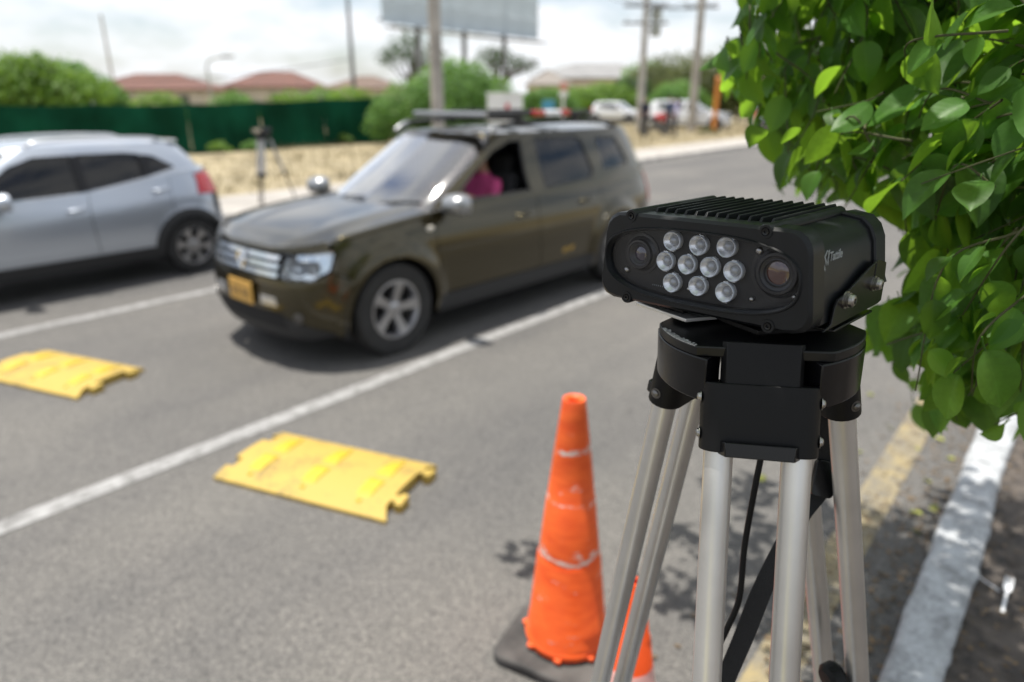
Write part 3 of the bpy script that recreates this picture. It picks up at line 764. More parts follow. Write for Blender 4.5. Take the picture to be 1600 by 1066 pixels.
p2 = gnd(993, 908, 0.70)
c2 = thing('traffic_cone', 'smaller orange traffic cone with a reflective band, half hidden behind the tripod legs', 'traffic cone', (p2.x, p2.y, 0.0), (0, 0, 0.5))
prof = [(0.112, 0.03), (0.108, 0.06), (0.088, 0.22), (0.052, 0.520), (0.048, 0.525), (0.030, 0.655), (0.028, 0.66), (0.017, 0.70), (0.013, 0.70), (0.012, 0.64)]
obj('cone_body', MB().lathe(prof, 48), mat('bright_orange_plastic', (0.85, 0.09, 0.01), 0.4, var=0.06, vscale=12), c2, 40)
k1 = lambda z: 0.108 + (0.052 - 0.108) * (z - 0.06) / (0.52 - 0.06) + 0.0016
obj('reflective_band', MB().lathe([(k1(0.27), 0.27), (k1(0.27) + .001, 0.275), (k1(0.43) + .001, 0.43), (k1(0.435) - .001, 0.436)], 48), mat('pink_white_reflective_tape', (0.78, 0.42, 0.38), 0.35, var=0.12, vscale=30), c2, 40)
obj('rubber_base', MB().prism(rrect(0.34, 0.34, 0.03, 5), 0.0, 0.03), M_RUBBER, c2, 30, 0.008)

# ================================================================== yellow speed-hump modules
M_HUMP = worn_paint('yellow_rubber', (0.41, 0.285, 0.058), (0.17, 0.125, 0.045), (0.28, 0.47), 5, 0.65, 95)
M_HUMP2 = mat('yellow_reflector', (0.50, 0.36, 0.030), 0.32, var=0.08, vscale=20)
def hump_z(v):
    t = abs(v) / 0.272
    return 0.020 + 0.038 * (1 - min(1, max(0, t)) ** 2.2)
def in_poly(x, y, P):
    c = False; j = len(P) - 1
    for i in range(len(P)):
        if (P[i][1] > y) != (P[j][1] > y) and x < (P[j][0] - P[i][0]) * (y - P[i][1]) / (P[j][1] - P[i][1]) + P[i][0]: c = not c
        j = i
    return c
def subdiv(P, h):
    out = []
    for i in range(len(P)):
        a, b_ = P[i], P[(i + 1) % len(P)]; n = max(1, int(math.ceil(math.hypot(b_[0] - a[0], b_[1] - a[1]) / h)))
        out += [(a[0] + (b_[0] - a[0]) * k / n, a[1] + (b_[1] - a[1]) * k / n) for k in range(n)]
    return out
def fill(P, h, holes=()):
    loops = [subdiv(P, h)] + [subdiv(q, h) for q in holes]
    vs = []; ed = []
    for lp in loops:
        k = len(vs); vs += [Vector(p) for p in lp]; ed += [(k + i, k + (i + 1) % len(lp)) for i in range(len(lp))]
    x0 = min(p[0] for p in P); x1 = max(p[0] for p in P); y0 = min(p[1] for p in P); y1 = max(p[1] for p in P)
    ys = y0 + h * 0.5; r = 0
    while ys < y1:
        xs = x0 + h * (0.5 if r % 2 else 0.25)
        while xs < x1:
            if in_poly(xs, ys, loops[0]) and not any(in_poly(xs, ys, q) for q in loops[1:]):
                if all(min((xs - q[0]) ** 2 + (ys - q[1]) ** 2 for q in lp) > (0.35 * h) ** 2 for lp in loops): vs.append(Vector((xs, ys)))
            xs += h
        ys += h * 0.87; r += 1
    V, E, F, *_ = delaunay_2d_cdt(vs, ed, [], 0, 1e-6)
    tris = []
    for f in F:
        cx = sum(V[i][0] for i in f) / len(f); cy = sum(V[i][1] for i in f) / len(f)
        if in_poly(cx, cy, loops[0]) and not any(in_poly(cx, cy, q) for q in loops[1:]):
            a, b_, c = (V[i] for i in f[:3])
            if (b_[0] - a[0]) * (c[1] - a[1]) - (b_[1] - a[1]) * (c[0] - a[0]) < 0: f = list(reversed(f))
            tris.append(list(f))
    return [(v[0], v[1]) for v in V], tris, loops
E_ = 0.515
def tab(u0, vc, s=1):
    return [(u0, vc - 0.022), (u0 + 0.030 * s, vc - 0.022), (u0 + 0.030 * s, vc - 0.045), (u0 + 0.066 * s, vc - 0.040), (u0 + 0.066 * s, vc + 0.040), (u0 + 0.030 * s, vc + 0.045), (u0 + 0.030 * s, vc + 0.022), (u0, vc + 0.022)]
plan = [(-E_, -0.272), (E_ + 0.02, -0.272), (E_ - 0.03, -0.19)] + tab(E_ - 0.03, -0.125) + tab(E_ - 0.03, 0.155) + [(E_ - 0.03, 0.215), (E_, 0.272), (-E_, 0.272)]
plan += [(-E_, 0.19)] + [(-E_, 0.16 + 0.025), (-E_ + 0.045, 0.185), (-E_ + 0.045, 0.11), (-E_, 0.11)] + [(-E_, -0.10), (-E_ + 0.045, -0.10), (-E_ + 0.045, -0.175), (-E_, -0.175)]
V, F, loops = fill(plan, 0.03)
hb = MB(); lp = loops[0]
hb.add([(x, y, hump_z(y)) for x, y in V], F)
k = len(hb.v); n = len(lp)
hb.add([(x, y, hump_z(y)) for x, y in lp] + [(x, y, 0.0) for x, y in lp], [(i, (i + 1) % n, n + (i + 1) % n, n + i) for i in range(n)])
hump_me = hb.mesh('body', M_HUMP, 35)
def pad(v0, v1, w0, w1):
    b = MB(); N = 8; rings = []
    for i in range(N + 1):
        t = i / N; v = v0 + (v1 - v0) * t; w = w0 + (w1 - w0) * t; z = hump_z(v) + 0.001 + 0.007 * min(1, 6 * t, 6 * (1 - t))
        rings.append([(-w, v, z - 0.010), (w, v, z - 0.010), (w * 0.93, v, z), (-w * 0.93, v, z)])
    return b.loft(rings, cap0=True, cap1=True).mesh('arrow_pad', M_HUMP2, 35)
pad_a = pad(-0.165, -0.018, 0.040, 0.048); pad_b = pad(0.018, 0.195, 0.050, 0.030)
bolt_me = MB().lathe([(0, 0.014), (0.010, 0.013), (0.013, 0.008), (0.013, -0.004)], 14).mesh('bolt', M_HUMP2, 40)
def hump(label, x, y, a):
    t = thing('speed_hump', label, 'speed hump', (x, y, 0.001), (0, 0, a), 'yellow hump modules lying on the road')
    link('body', hump_me, t)
    for u in (-0.335, 0.0, 0.335):
        link('arrow_pad', pad_a, t).location = (u, 0, 0); link('arrow_pad', pad_b, t).location = (u, 0, 0)
        for v in (-0.198, 0.222): link('bolt', bolt_me, t).location = (u, v, hump_z(v) - 0.004)
hump('nearer yellow rubber speed hump module lying left of the tall orange cone', -2.785, 1.83, rad(17.4))
hump('farther yellow rubber speed hump module cut by the left edge of the view', -5.43, 1.45, rad(17.4))

# ================================================================== litter
M_FORK = mat('white_plastic', (0.80, 0.82, 0.84), 0.35)
fp = gnd(1574, 915, 0.10); fq = gnd(1566, 960, 0.10)
fd = (fp - fq).normalized(); fang = math.atan2(fd.y, fd.x)
fork = MB()
fork.prism([(-0.075, -0.004), (0.0, -0.003), (0.012, -0.010), (0.028, -0.011), (0.028, 0.011), (0.012, 0.010), (0.0, 0.003), (-0.075, 0.004)], 0.0, 0.0025)
for k in (-1, -0.33, 0.33, 1):
    fork.prism([(0.0282, k * 0.0088 - 0.0019), (0.055, k * 0.0088 - 0.0012), (0.055, k * 0.0088 + 0.0012), (0.0282, k * 0.0088 + 0.0019)], 0.0002, 0.0022)
fo = obj('plastic_fork', fork, M_FORK, None, 30); fo.location = (fp.x * 0.6 + fq.x * 0.4, fp.y * 0.6 + fq.y * 0.4, 0.118); fo.rotation_euler = (0.1, -0.35, fang); fo.scale = (1.35, 1.35, 1.35)
tag(fo, 'white plastic fork dropped on the soil behind the kerb', 'fork')
s1, s2 = gnd(1528, 905, 0.10), gnd(1562, 927, 0.10)
ss = MB().tube([s1 + Vector((0, 0, 0.012)), s2 + Vector((0, 0, 0.008))], 0.0035, 8)
tag(obj('drinking_straw', ss, mat('clear_plastic', (0.5, 0.52, 0.55), 0.3), None, 40), 'pale plastic straw lying beside the white fork', 'straw')
# ================================================================== cars
def keyed(keys):
    xs = [k[0] for k in keys]; ys = [k[1] for k in keys]
    return lambda x: float(np.interp(x, xs, ys))
def skeyed(keys, n=8):                # smooth version
    P = spline([(k[0], k[1], 0) for k in keys], n); xs = [p.x for p in P]; ys = [p.y for p in P]
    return lambda x: float(np.interp(x, xs, ys))
class Band:
    def __init__(s, plan, fI, sI, rI, bulge=None):
        P = spline([(p[0], p[1], 0) for p in plan], 10)
        s.w = np.array([p.x for p in P]); s.l = np.maximum.accumulate(np.array([p.y for p in P]) + np.arange(len(P)) * 1e-6)
        s.s = np.concatenate([[0], np.cumsum(np.hypot(np.diff(s.w), np.diff(s.l)))])
        s.fI, s.sI, s.rI = skeyed(fI), skeyed(sI), skeyed(rI)
        s.L0, s.L1, s.W = s.l[0], s.l[-1], s.w.max(); s.im = int(s.w.argmax()); s.S = s.s[-1]; s.bulge = bulge
        s.nw = np.gradient(s.l, s.s); s.nl = -np.gradient(s.w, s.s)
    def P(s, sv, z, off=0.0):
        g = -1 if sv < 0 else 1; a = abs(sv)
        w = np.interp(a, s.s, s.w); l = np.interp(a, s.s, s.l); nw = np.interp(a, s.s, s.nw); nl = np.interp(a, s.s, s.nl)
        fi, si, ri = s.fI(z), s.sI(z), s.rI(z)
        w2 = w * (1 - si / s.W); l2 = s.L0 + fi + (l - s.L0) * (s.L1 - s.L0 - fi - ri) / (s.L1 - s.L0)
        o = off + (s.bulge(l2, z) * max(0, nw) if s.bulge else 0)
        return (g * (w2 + nw * o), l2 + nl * o, z)
    def sL(s, l2, z):
        fi, ri = s.fI(z), s.rI(z); l = s.L0 + (l2 - s.L0 - fi) * (s.L1 - s.L0) / (s.L1 - s.L0 - fi - ri)
        return float(np.interp(l, s.l, s.s))
    def sF(s, w2, z):
        w = w2 / (1 - s.sI(z) / s.W); return float(np.interp(w, s.w[:s.im + 1], s.s[:s.im + 1]))
    def sR(s, w2, z):
        w = w2 / (1 - s.sI(z) / s.W); return float(np.interp(-w, -s.w[s.im:], s.s[s.im:]))
def panel(band, poly, h, off=0.0, holes=(), depth=0.02, flip=False):
    V, F, loops = fill(poly, h, holes)
    b = MB(); sg = -1 if flip else 1
    b.add([band.P(sg * x, z, off) for x, z in V], F)
    if depth:
        for lp in loops:
            n = len(lp)
            b.add([band.P(sg * x, z, off) for x, z in lp] + [band.P(sg * x, z, off - depth) for x, z in lp], [(i, (i + 1) % n, n + (i + 1) % n, n + i) for i in range(n)])
    return b
def arc(c, r, a0, a1, n=14):
    return [(c[0] + r * math.cos(rad(a0 + (a1 - a0) * k / n)), c[1] + r * math.sin(rad(a0 + (a1 - a0) * k / n))) for k in range(n + 1)]

def paint(name, col, metal=0.55, rough=0.32, flake=0.0):
    m = mat(name, col, rough, metal, 0.5, coat=1.0); return m
M_GLASS_CLEAR = glass_mat('clear_car_glass', (0.62, 0.68, 0.70), 1.52, 4.0, 0.06)
M_GLASS_TINT = glass_mat('tinted_car_glass', (0.07, 0.075, 0.10), 1.52, 1.0, 0.03)
M_GLASS_PALE = glass_mat('pale_car_glass', (0.75, 0.80, 0.78), 1.5, 1.2, 0.03)
M_HEAD = glass_mat('headlamp_cover', (0.85, 0.88, 0.9), 1.5, 1.2, 0.03)
M_CHROME = mat('chrome', (0.80, 0.82, 0.85), 0.12, 1.0)
M_SILVERPL = mat('silver_plastic', (0.55, 0.56, 0.58), 0.28, 0.7, coat=0.6)
M_MIRROR = mat('grey_mirror_shell', (0.30, 0.31, 0.32), 0.3, 0.7, coat=0.5)
M_TRIM = mat('grey_black_trim', (0.022, 0.023, 0.025), 0.6, bump=0.2, bscale=300)
M_DARKVOID = mat('dark_interior', (0.012, 0.012, 0.013), 0.9)
M_SEAT = mat('seat_cloth', (0.03, 0.03, 0.033), 0.9)
M_RED = mat('red_lamp', (0.45, 0.01, 0.012), 0.12, 0.0, 0.6, coat=0.8)
M_TYRE = mat('tyre_rubber', (0.020, 0.020, 0.020), 0.8, var=0.3, vscale=12, bump=0.3, bscale=90)
M_ALLOY = mat('alloy', (0.36, 0.36, 0.37), 0.34, 0.9, var=0.1, vscale=10)
M_ALLOYD = mat('dark_alloy', (0.03, 0.03, 0.032), 0.6, 0.3)

def wheel(parent, l, w, r, side, rimr, spokes, tw=0.21, spoke_style=0, seg=40):
    Mw = T(side * w, l, r) @ (Rz(math.pi) if side < 0 else Matrix.Identity(4)) @ Ry(math.pi / 2)   # lathe axis -> outwards
    e = empty('wheel'); e.parent = parent; e.matrix_local = Mw
    h = tw / 2
    prof = [(rimr * 0.97, -h * .9), (rimr * 1.06, -h), (r * 0.94, -h), (r * 0.995, -h * 0.78), (r, -h * 0.4), (r, h * 0.4), (r * 0.995, h * 0.78), (r * 0.95, h * 0.98), (rimr * 1.15, h * 1.02), (rimr * 1.04, h * 0.95), (rimr * 0.98, h * 0.78)]
    obj('tyre', MB().lathe(prof, seg), M_TYRE, e, 35)
    rm = MB().lathe([(rimr * 1.0, h * 0.80), (rimr * 1.0, h * 0.90), (rimr * 0.94, h * 0.92), (rimr * 0.90, h * 0.80), (rimr * 0.86, h * 0.3), (rimr * 0.84, -h * 0.6)], seg)
    for k in range(spokes):
        a = 2 * math.pi * k / spokes + 0.35
        c, s_ = math.cos(a), math.sin(a)
        wi, wo = (0.045, 0.056) if spoke_style == 0 else (0.040, 0.060)
        ro = rimr * 0.95
        pts = []
        for (rr, ww, zz) in ((0.02, wi * 1.1, h * 0.60), (rimr * 0.45, wi * 0.82, h * 0.66), (ro, wo, h * 0.84)):
            pts.append([(rr * c - s_ * (-ww), rr * s_ + c * (-ww), zz - 0.03), (rr * c - s_ * ww, rr * s_ + c * ww, zz - 0.03), (rr * c - s_ * ww * .75, rr * s_ + c * ww * .75, zz), (rr * c + s_ * ww * .75, rr * s_ - c * ww * .75, zz)])
        rm.loft(pts, cap0=True, cap1=True)
    rm.lathe([(0.0, h * 0.74), (0.03, h * 0.73), (0.045, h * 0.68), (0.06, h * 0.60), (0.06, h * 0.3)], 20)
    obj('rim', rm, M_ALLOY, e, 30)
    dk = MB().lathe([(0.0, -h * 0.1), (rimr * 0.85, -h * 0.1)], 24)
    obj('brake_disc', dk, M_ALLOYD, e, None)
    return e

def build_car(root, sp, body, h=0.05):
    """root: the thing; sp: the measures; body: the paint."""
    L, W = sp['L'], sp['W']; zt = sp['ztop']; r = sp['r']; R = sp['R']; lw = sp['lw']
    def flare(l, z):
        b = 0.0
        for c in lw:
            d = math.hypot(l - c, z - r); t = (d - R) / 0.11
            if -0.4 < t < 1 and z > r * 0.6: b = max(b, sp['flare'] * (1 - max(0, t)) ** 2 * (3 - 2 * (1 - max(0, t))))
        return b
    B = Band(sp['plan'], sp['fI'], sp['sI'], sp['rI'], flare)
    G = Band(sp['gplan'], sp['gf'], sp['gs'], sp['gr'])
    sd = lambda l, z: (B.sL(l, z), z)
    def both(name, poly, m, off=0.0, depth=0.02, holes=(), parent=None, band=None, hh=None):
        out = []
        for fl in (False, True):
            b = panel(band or B, poly, hh or h, off, holes, depth, fl)
            out.append(obj(name, b, m, (parent[int(fl)] if isinstance(parent, list) else parent) or root, 35, recalc=True))
        return out
    def sym(name, half, m, off=0.0, depth=0.02, band=None):     # a panel across the centre line; half: points from the centre round to the centre
        poly = half + [(-s_, z) for s_, z in reversed(half) if s_ > 1e-6]
        return obj(name, panel(band or B, poly, h, off, (), depth), m, root, 35)
    zb = sp['zb']; zs_ = sp['zsill']
    f0, f1 = sp['split'][0], sp['split'][1]; d2 = sp['split'][2]
    ca, cb_ = (lw[0], r), (lw[1], r)
    topline = lambda a, b_, n=10: [sd(a + (b_ - a) * k / n, zt(a + (b_ - a) * k / n)) for k in range(n + 1)]
    # front bumper
    a_in = math.degrees(math.acos(min(1, (lw[0] - sp['lbump']) / R)))
    barc = [p for p in arc(ca, R, 180 + 16, 180 - sp['abump'], 10)]
    zbm = sp['zbump']; gw = sp['grille']; gz0, gz1 = sp['gz']; hz0, hz1 = sp['hz']; hl = sp['hl']
    sym('front_bumper', [(0, zb), (B.sF(W * 0.6, zb), zb)] + [sd(*p) for p in barc] + [sd(sp['lbump'] + 0.022, zbm + 0.002), sd(hl + 0.004, hz0 + 0.052), sd(hl - 0.096, hz0 + 0.002), (B.sF(gw * 1.07, hz0), hz0 - 0.006), (B.sF(gw, zbm), gz0 - 0.008), (0, gz0 - 0.008)], body)
    sym('lower_lip', [(0, zb - 0.045), (B.sF(W * 0.7, zb), zb - 0.04), sd(lw[0] - R - 0.02, zb + 0.01), (B.sF(W * 0.7, zb + .1), zb + 0.10), (B.sF(W * 0.55, zb + .15), zb + 0.15), (0, zb + 0.15)], M_TRIM, 0.006)
    # grille opening, bars and emblem
    gw = sp['grille']; gz0, gz1 = sp['gz']
    sym('grille', [(0, gz0), (B.sF(gw, gz0), gz0), (B.sF(gw * 1.04, gz1), gz1), (0, gz1)], M_DARKVOID, -0.035)
    if sp.get('bars'):
        for k in range(sp['bars']):
            z0 = gz0 + (gz1 - gz0) * (k + 0.12) / sp['bars']; z1 = z0 + (gz1 - gz0) * 0.56 / sp['bars']
            sym('grille_bar', [(0, z0), (B.sF(gw * .97, z0), z0), (B.sF(gw, z1), z1), (0, z1)], M_CHROME, 0.004)
        p = B.P(0, (gz0 + gz1) / 2, 0.02)
        em = MB(); zc = (gz0 + gz1) / 2
        for (a, c) in (((0, 0.075), (0.052, 0)), ((0.052, 0), (0, -0.075)), ((0, -0.075), (-0.052, 0)), ((-0.052, 0), (0, 0.075))):
            em.tube([(a[0], p[1], zc + a[1]), (c[0], p[1] + 0.004, zc + c[1])], 0.010, 8)
        obj('emblem', em, M_CHROME, root, 40)
    # headlights
    hz0, hz1 = sp['hz']; hl = sp['hl']
    hp_ = [(B.sF(gw * 1.07, hz0), hz0), sd(hl - 0.10, hz0 + 0.01), sd(hl, hz0 + 0.07), sd(hl + 0.05, hz1), (B.sF(gw * 1.09, hz1 - 0.02), hz1 - 0.02)]
    hd = both('headlight', hp_, M_CHROME, -0.05, 0.0)
    both('lamp_cover', hp_, M_HEAD, 0.002, 0.05, parent=hd)
    for i, fl in enumerate((1, -1)):
        for q, rr in ((0.32, 0.062), (0.66, 0.052)):
            s_ = hp_[0][0] + (hp_[2][0] - hp_[0][0]) * q; z_ = (hz0 + hz1) / 2 - 0.01
            c = Vector(B.P(fl * s_, z_, -0.03)); n_ = (Vector(B.P(fl * s_, z_, 0.05)) - c).normalized()
            obj('bulb', MB().lathe([(0, -0.01), (rr * 0.25, -0.005), (rr * 0.3, -0.02), (rr * 0.7, -0.005), (rr, 0.02)], 18, 0, T(*c) @ n_.to_track_quat('Z', 'Y').to_matrix().to_4x4()), M_SILVERPL, hd[i], 40)
    # nose strip between grille and bonnet
    sym('nose_strip', [(0, gz1 + 0.006), (B.sF(gw * 1.04, gz1), gz1 + 0.006), (B.sF(gw * 1.09, hz1), hz1 - 0.01), sd(hl + 0.03, hz1 + 0.006)] + [(s_, z) for s_, z in reversed(topline(B.P(0, zt(0))[1], hl + 0.03, 10))][0:] + [(0, zt(0))], body)
    # wings
    fa = arc(ca, R, 180 - sp['abump'] - 1, -10, 20)
    both('front_wing', [sd(*p) for p in fa] + [sd(lw[0] + R + 0.005, zs_ + 0.01), sd(f0 - 0.004, zs_ + 0.01), sd(f0 - 0.004, zt(f0))] + list(reversed(topline(hl + 0.06, f0 - 0.01))) + [sd(hl + 0.06, hz1 - 0.02), sd(hl + 0.01, hz0 + 0.06), sd(sp['lbump'] + 0.03, zbm + 0.008)], body)
    for i, fl in enumerate((1, -1)):       # rolled upper edge of the wing
        pts_ = []
        for k in range(15):
            l_ = hl + 0.08 + (f0 - 0.01 - hl - 0.08) * k / 14; s_ = B.sL(l_, zt(l_)); pts_.append(B.P(fl * s_, zt(l_) - 0.020, -0.020))
        obj('wing_edge', MB().tube(pts_, [0.012] + [0.026] * 13 + [0.020], 14), body, root, 60)
    # doors
    fd = both('door', [sd(f0 + 0.004, zs_), sd(f1 - 0.004, zs_), sd(f1 - 0.004, zt(f1))] + list(reversed(topline(f0 + 0.004, f1 - 0.01))), body)
    ra = arc(cb_, R, 180 + 4, 112, 12)
    rd = both('door', [sd(f1 + 0.004, zs_), sd(lw[1] - R - 0.005, zs_)] + [sd(p[0] - 0.006, p[1]) for p in ra] + [sd(d2 - 0.02, r + R + 0.10), sd(d2, zt(d2))] + list(reversed(topline(f1 + 0.004, d2 - 0.005))), body)
    both('sill', [sd(lw[0] + R + 0.002, zb - 0.02), sd(lw[1] - R - 0.002, zb - 0.02), sd(lw[1] - R - 0.002, zs_ - 0.006), sd(lw[0] + R + 0.002, zs_ - 0.006)], M_TRIM, 0.012, 0.04)
    # rear quarter
    qa = arc(cb_, R, 111, 2, 18); le = sp['lq']
    both('rear_quarter', [sd(*p) for p in qa] + [sd(lw[1] + R + 0.01, sp['rbz']), sd(le, sp['rbz'] + 0.01), sd(le - 0.02, sp['tz'][0] - 0.01), sd(sp['tl'], sp['tz'][0]), sd(sp['tl'] + 0.01, sp['tz'][1])] + [(B.sR(sp['tw'], zt(L) - .02), zt(L))] + list(reversed(topline(d2 + 0.006, L - 0.12))) + [sd(d2 + 0.006, zt(d2) - 0.02), sd(d2 - 0.014, r + R + 0.10)], body)
    tl = both('tail_light', [sd(sp['tl'] + 0.012, sp['tz'][0] + 0.006), (B.sR(sp['tw'], sp['tz'][0]), sp['tz'][0] - 0.02), (B.sR(sp['tw'] * 1.02, sp['tz'][1]), sp['tz'][1]), sd(sp['tl'] + 0.02, sp['tz'][1] - 0.01)], M_RED, 0.008)
    bz = sp['rbz']
    ez = B.sL(lw[1] + R + 0.012, bz)
    poly = [(B.S, zb + 0.03), (B.S, bz), (B.sR(W * .6, bz), bz), sd(le, bz), (ez, bz), sd(*arc(cb_, R, 0, -12, 1)[1]), sd(lw[1] + R + 0.04, zb + 0.03)]
    both('rear_bumper', poly, body)
    both('tailgate', [(B.S, bz + 0.008), (B.S, zt(L)), (B.sR(sp['tw'] - 0.01, zt(L)), zt(L)), (B.sR(sp['tw'] - 0.01, bz), bz + 0.008)], body)
    # arch cladding and liners
    for c in (ca, cb_):
        po_ = arc(c, R + sp['clad'], -14, 194, 24); pi_ = arc(c, R - 0.035, 194, -14, 24)
        both('arch_trim', [sd(*p) for p in po_] + [sd(*p) for p in pi_], M_TRIM if sp['cladtrim'] else body, 0.010, 0.045)
        for fl in (1, -1):
            lb_ = MB(); A = arc(c, R + 0.01, -20, 200, 20)
            lb_.loft([[(fl * (W - 0.03), a[0], a[1]) for a in A], [(fl * (W - 0.36), a[0], a[1]) for a in A]], closed=False)
            lb_.add([(fl * (W - 0.36), a[0], a[1]) for a in A], [tuple(range(len(A)))])
            obj('wheel_well', lb_, M_DARKVOID, root, None)
    # bonnet
    lc = sp['cowl']
    edge = []
    nE = 40
    for k in range(nE + 1):
        s_ = B.sL(lc, zt(lc)) * k / nE; l0 = np.interp(s_, B.s, B.l); p = B.P(s_, zt(l0)); edge.append((p[0], p[1], zt(l0)))
    ew = np.array([p[0] for p in edge]); el = np.array([p[1] for p in edge]); ez_ = np.array([p[2] for p in edge])
    def bonnet_z(w, l):
        wE = float(np.interp(l, el, ew)); lF = float(np.interp(abs(w), ew, el)); zE = float(np.interp(l, el, ez_))
        t = min(1, abs(w) / max(wE, 0.01)); u = min(1, max(0, (l - lF)) / 0.55)
        return zE + sp['bcrown'] * (1 - t ** 3.2) * math.sqrt(max(0, 1 - (1 - u) ** 2)) + sp.get('rib', 0) * math.exp(-((abs(w) / max(wE, .01) - 0.62) / 0.10) ** 2) * u * (1 - t ** 6)
    poly = [(p[0], p[1]) for p in edge] + [(0, lc + sp.get('cowlbow', -0.12))] + [(-p[0], p[1]) for p in reversed(edge[1:])]
    V, F, lp = fill(poly, h)
    obj('bonnet', MB().add([(x, y, bonnet_z(x, y) + 0.004) for x, y in V], F), body, root, 50)
    # greenhouse
    g0, g1 = sp['gz0'], sp['gz1']
    gd = lambda l, z: (G.sL(l, z), z)
    sA0, sA1 = G.sF(sp['wsw'][0], g0), G.sF(sp['wsw'][1], g1)
    sB0, sB1 = G.sR(sp['rsw'][0], g0), G.sR(sp['rsw'][1], g1)
    wins = [[gd(*p) for p in poly_] for poly_ in sp['wins']]
    N = 12
    front_edge = [(sA0 + (sA1 - sA0) * k / N, g0 + (g1 - g0) * k / N) for k in range(N + 1)]
    rear_edge = [(sB1 + (sB0 - sB1) * k / N, g1 + (g0 - g1) * k / N) for k in range(N + 1)]
    both('side_frame', front_edge + rear_edge, body, 0.0, 0.03, wins, None, G)
    sym('windscreen_header', [(0, g1 - 0.035), (sA1, g1 - 0.035), (sA1, g1), (0, g1)], body, 0.0, 0.03, G)
    zc_ = g0 - 0.02
    sym('windscreen', [(0, zc_), (sA0 - 0.004, zc_), (sA0 - 0.004, g0)] + [(s_ - 0.004, z) for s_, z in front_edge[1:-1]] + [(sA1 - 0.004, g1 - 0.03), (0, g1 - 0.03)], sp['ws_mat'], -0.006, 0.0, G)
    zr0 = sp['rgz']
    both('rear_window', [(G.S, zr0), (G.S, g1 - 0.03), (sB1 + 0.004, g1 - 0.03)] + [(s_ + 0.004, z) for s_, z in rear_edge[1:] if z > zr0] + [(sB0 + 0.006, zr0)], sp['glass'][1], -0.006, 0.0, (), None, G)
    both('rear_header', [(G.S, g1 - 0.03), (G.S, g1), (sB1, g1), (sB1, g1 - 0.03)], body, 0.0, 0.03, (), None, G)
    for i, wpoly in enumerate(wins):
        par = [fd, rd, None][min(i, 2)] if i < 2 else None
        for fl in (False, True):
            if i == 0 and not fl and sp.get('open'): continue
            obj('window', panel(G, wpoly, h, -0.012, (), 0.0, fl), sp['glass'][i], par[int(fl)] if par else root, 35)
        both('window_seal', wpoly, M_TRIM, -0.004, 0.02, [[((x - sum(p[0] for p in wpoly) / len(wpoly)) * 0.95 + sum(p[0] for p in wpoly) / len(wpoly), (z - sum(p[1] for p in wpoly) / len(wpoly)) * 0.94 + sum(p[1] for p in wpoly) / len(wpoly)) for x, z in wpoly]], par, G)
    # roof
    nE = 60; edge = []
    for k in range(nE + 1):
        s_ = G.S * k / nE; p = G.P(s_, g1); edge.append((p[0], p[1]))
    ew = np.array([p[0] for p in edge]); el = np.array([p[1] for p in edge]); im = int(ew.argmax())
    lm = el[im]
    def roof_z(w, l):
        wE = float(np.interp(l, el, ew)); lF = float(np.interp(abs(w), ew[:im + 1], el[:im + 1])); lR = float(np.interp(-abs(w), -ew[im:], el[im:]))
        t = min(1, abs(w) / max(wE, .01)); u = min(1, max(0, l - lF) / 0.8); v = min(1, max(0, lR - l) / 0.9)
        return g1 + sp['rcrown'] * (1 - t ** 2.6) * math.sqrt(max(0, 1 - (1 - u) ** 2)) * math.sqrt(max(0, 1 - (1 - v) ** 2))
    V, F, lp = fill([(p[0], p[1]) for p in edge] + [(-p[0], p[1]) for p in reversed(edge[1:-1])], h * 1.3)
    rf = obj('roof', MB().add([(x, y, roof_z(x, y)) for x, y in V], F), body, root, 50)
    # belt filler between body and glasshouse, cowl
    cw = MB(); pts_o = []; pts_i = []
    for k in range(50):
        s_ = B.sL(lc - 0.02, zt(lc)) + (B.S - B.sL(lc - 0.02, zt(lc))) * k / 49; l0 = float(np.interp(s_, B.s, B.l)); p = B.P(s_, zt(l0) - 0.004, -0.002)
        q = (p[0] * 0.80, lc + 0.1 + (p[1] - lc) * 0.93 if p[1] < L - 0.6 else p[1] - 0.15, p[2] + 0.012)
        pts_o.append(p); pts_i.append(q)
    for fl in (1, -1): cw.loft([[(fl * a, b_, c) for a, b_, c in pts_o], [(fl * a, b_, c) for a, b_, c in pts_i]], closed=False)
    obj('belt_ledge', cw, body, root, 40)
    obj('cowl', MB().box((0, lc + 0.06, zt(lc) - 0.015), (W * 1.62, 0.30, 0.02), 0), M_TRIM, root, None)
    # underbody, floor, bulkheads
    ub = MB().box((0, L / 2, zb + 0.06), (W * 1.25, L * 0.86, 0.10))
    ub.box((0, lc * 0.55, 0.62), (W * 1.2, lc * 0.75, 0.5)); ub.box((0, L - 0.55, 0.62), (W * 1.2, 0.5, 0.6))
    obj('underbody', ub, M_DARKVOID, root, None)
    # inside
    ins = sp['inside']
    obj('dashboard', MB().box((0, ins['dash'], g0 - 0.08), (W * 1.6, 0.42, 0.14)).box((0, ins['dash'] + 0.05, g0 - 0.35), (W * 1.6, 0.30, 0.42)), ins.get('dashm', M_TRIM), root, 30, 0.03)
    for x in (-0.36, 0.36):
        for li in ins['seats']:
            s_ = MB().box((x, li, 0.60), (0.48, 0.50, 0.16)).box((x, 0, 0), (0.46, 0.14, 0.62), 0, T(0, li + 0.30, 0.93) @ Rx(-0.22)).box((x, 0, 0), (0.24, 0.09, 0.18), 0, T(0, li + 0.40, 1.30) @ Rx(-0.15))
            obj('seat', s_, M_SEAT, root, 30, 0.05, 3)
    sw = MB(); cst = Vector((0.36, ins['wheel'], g0 - 0.02)); Msw = T(*cst) @ Rx(rad(-62))
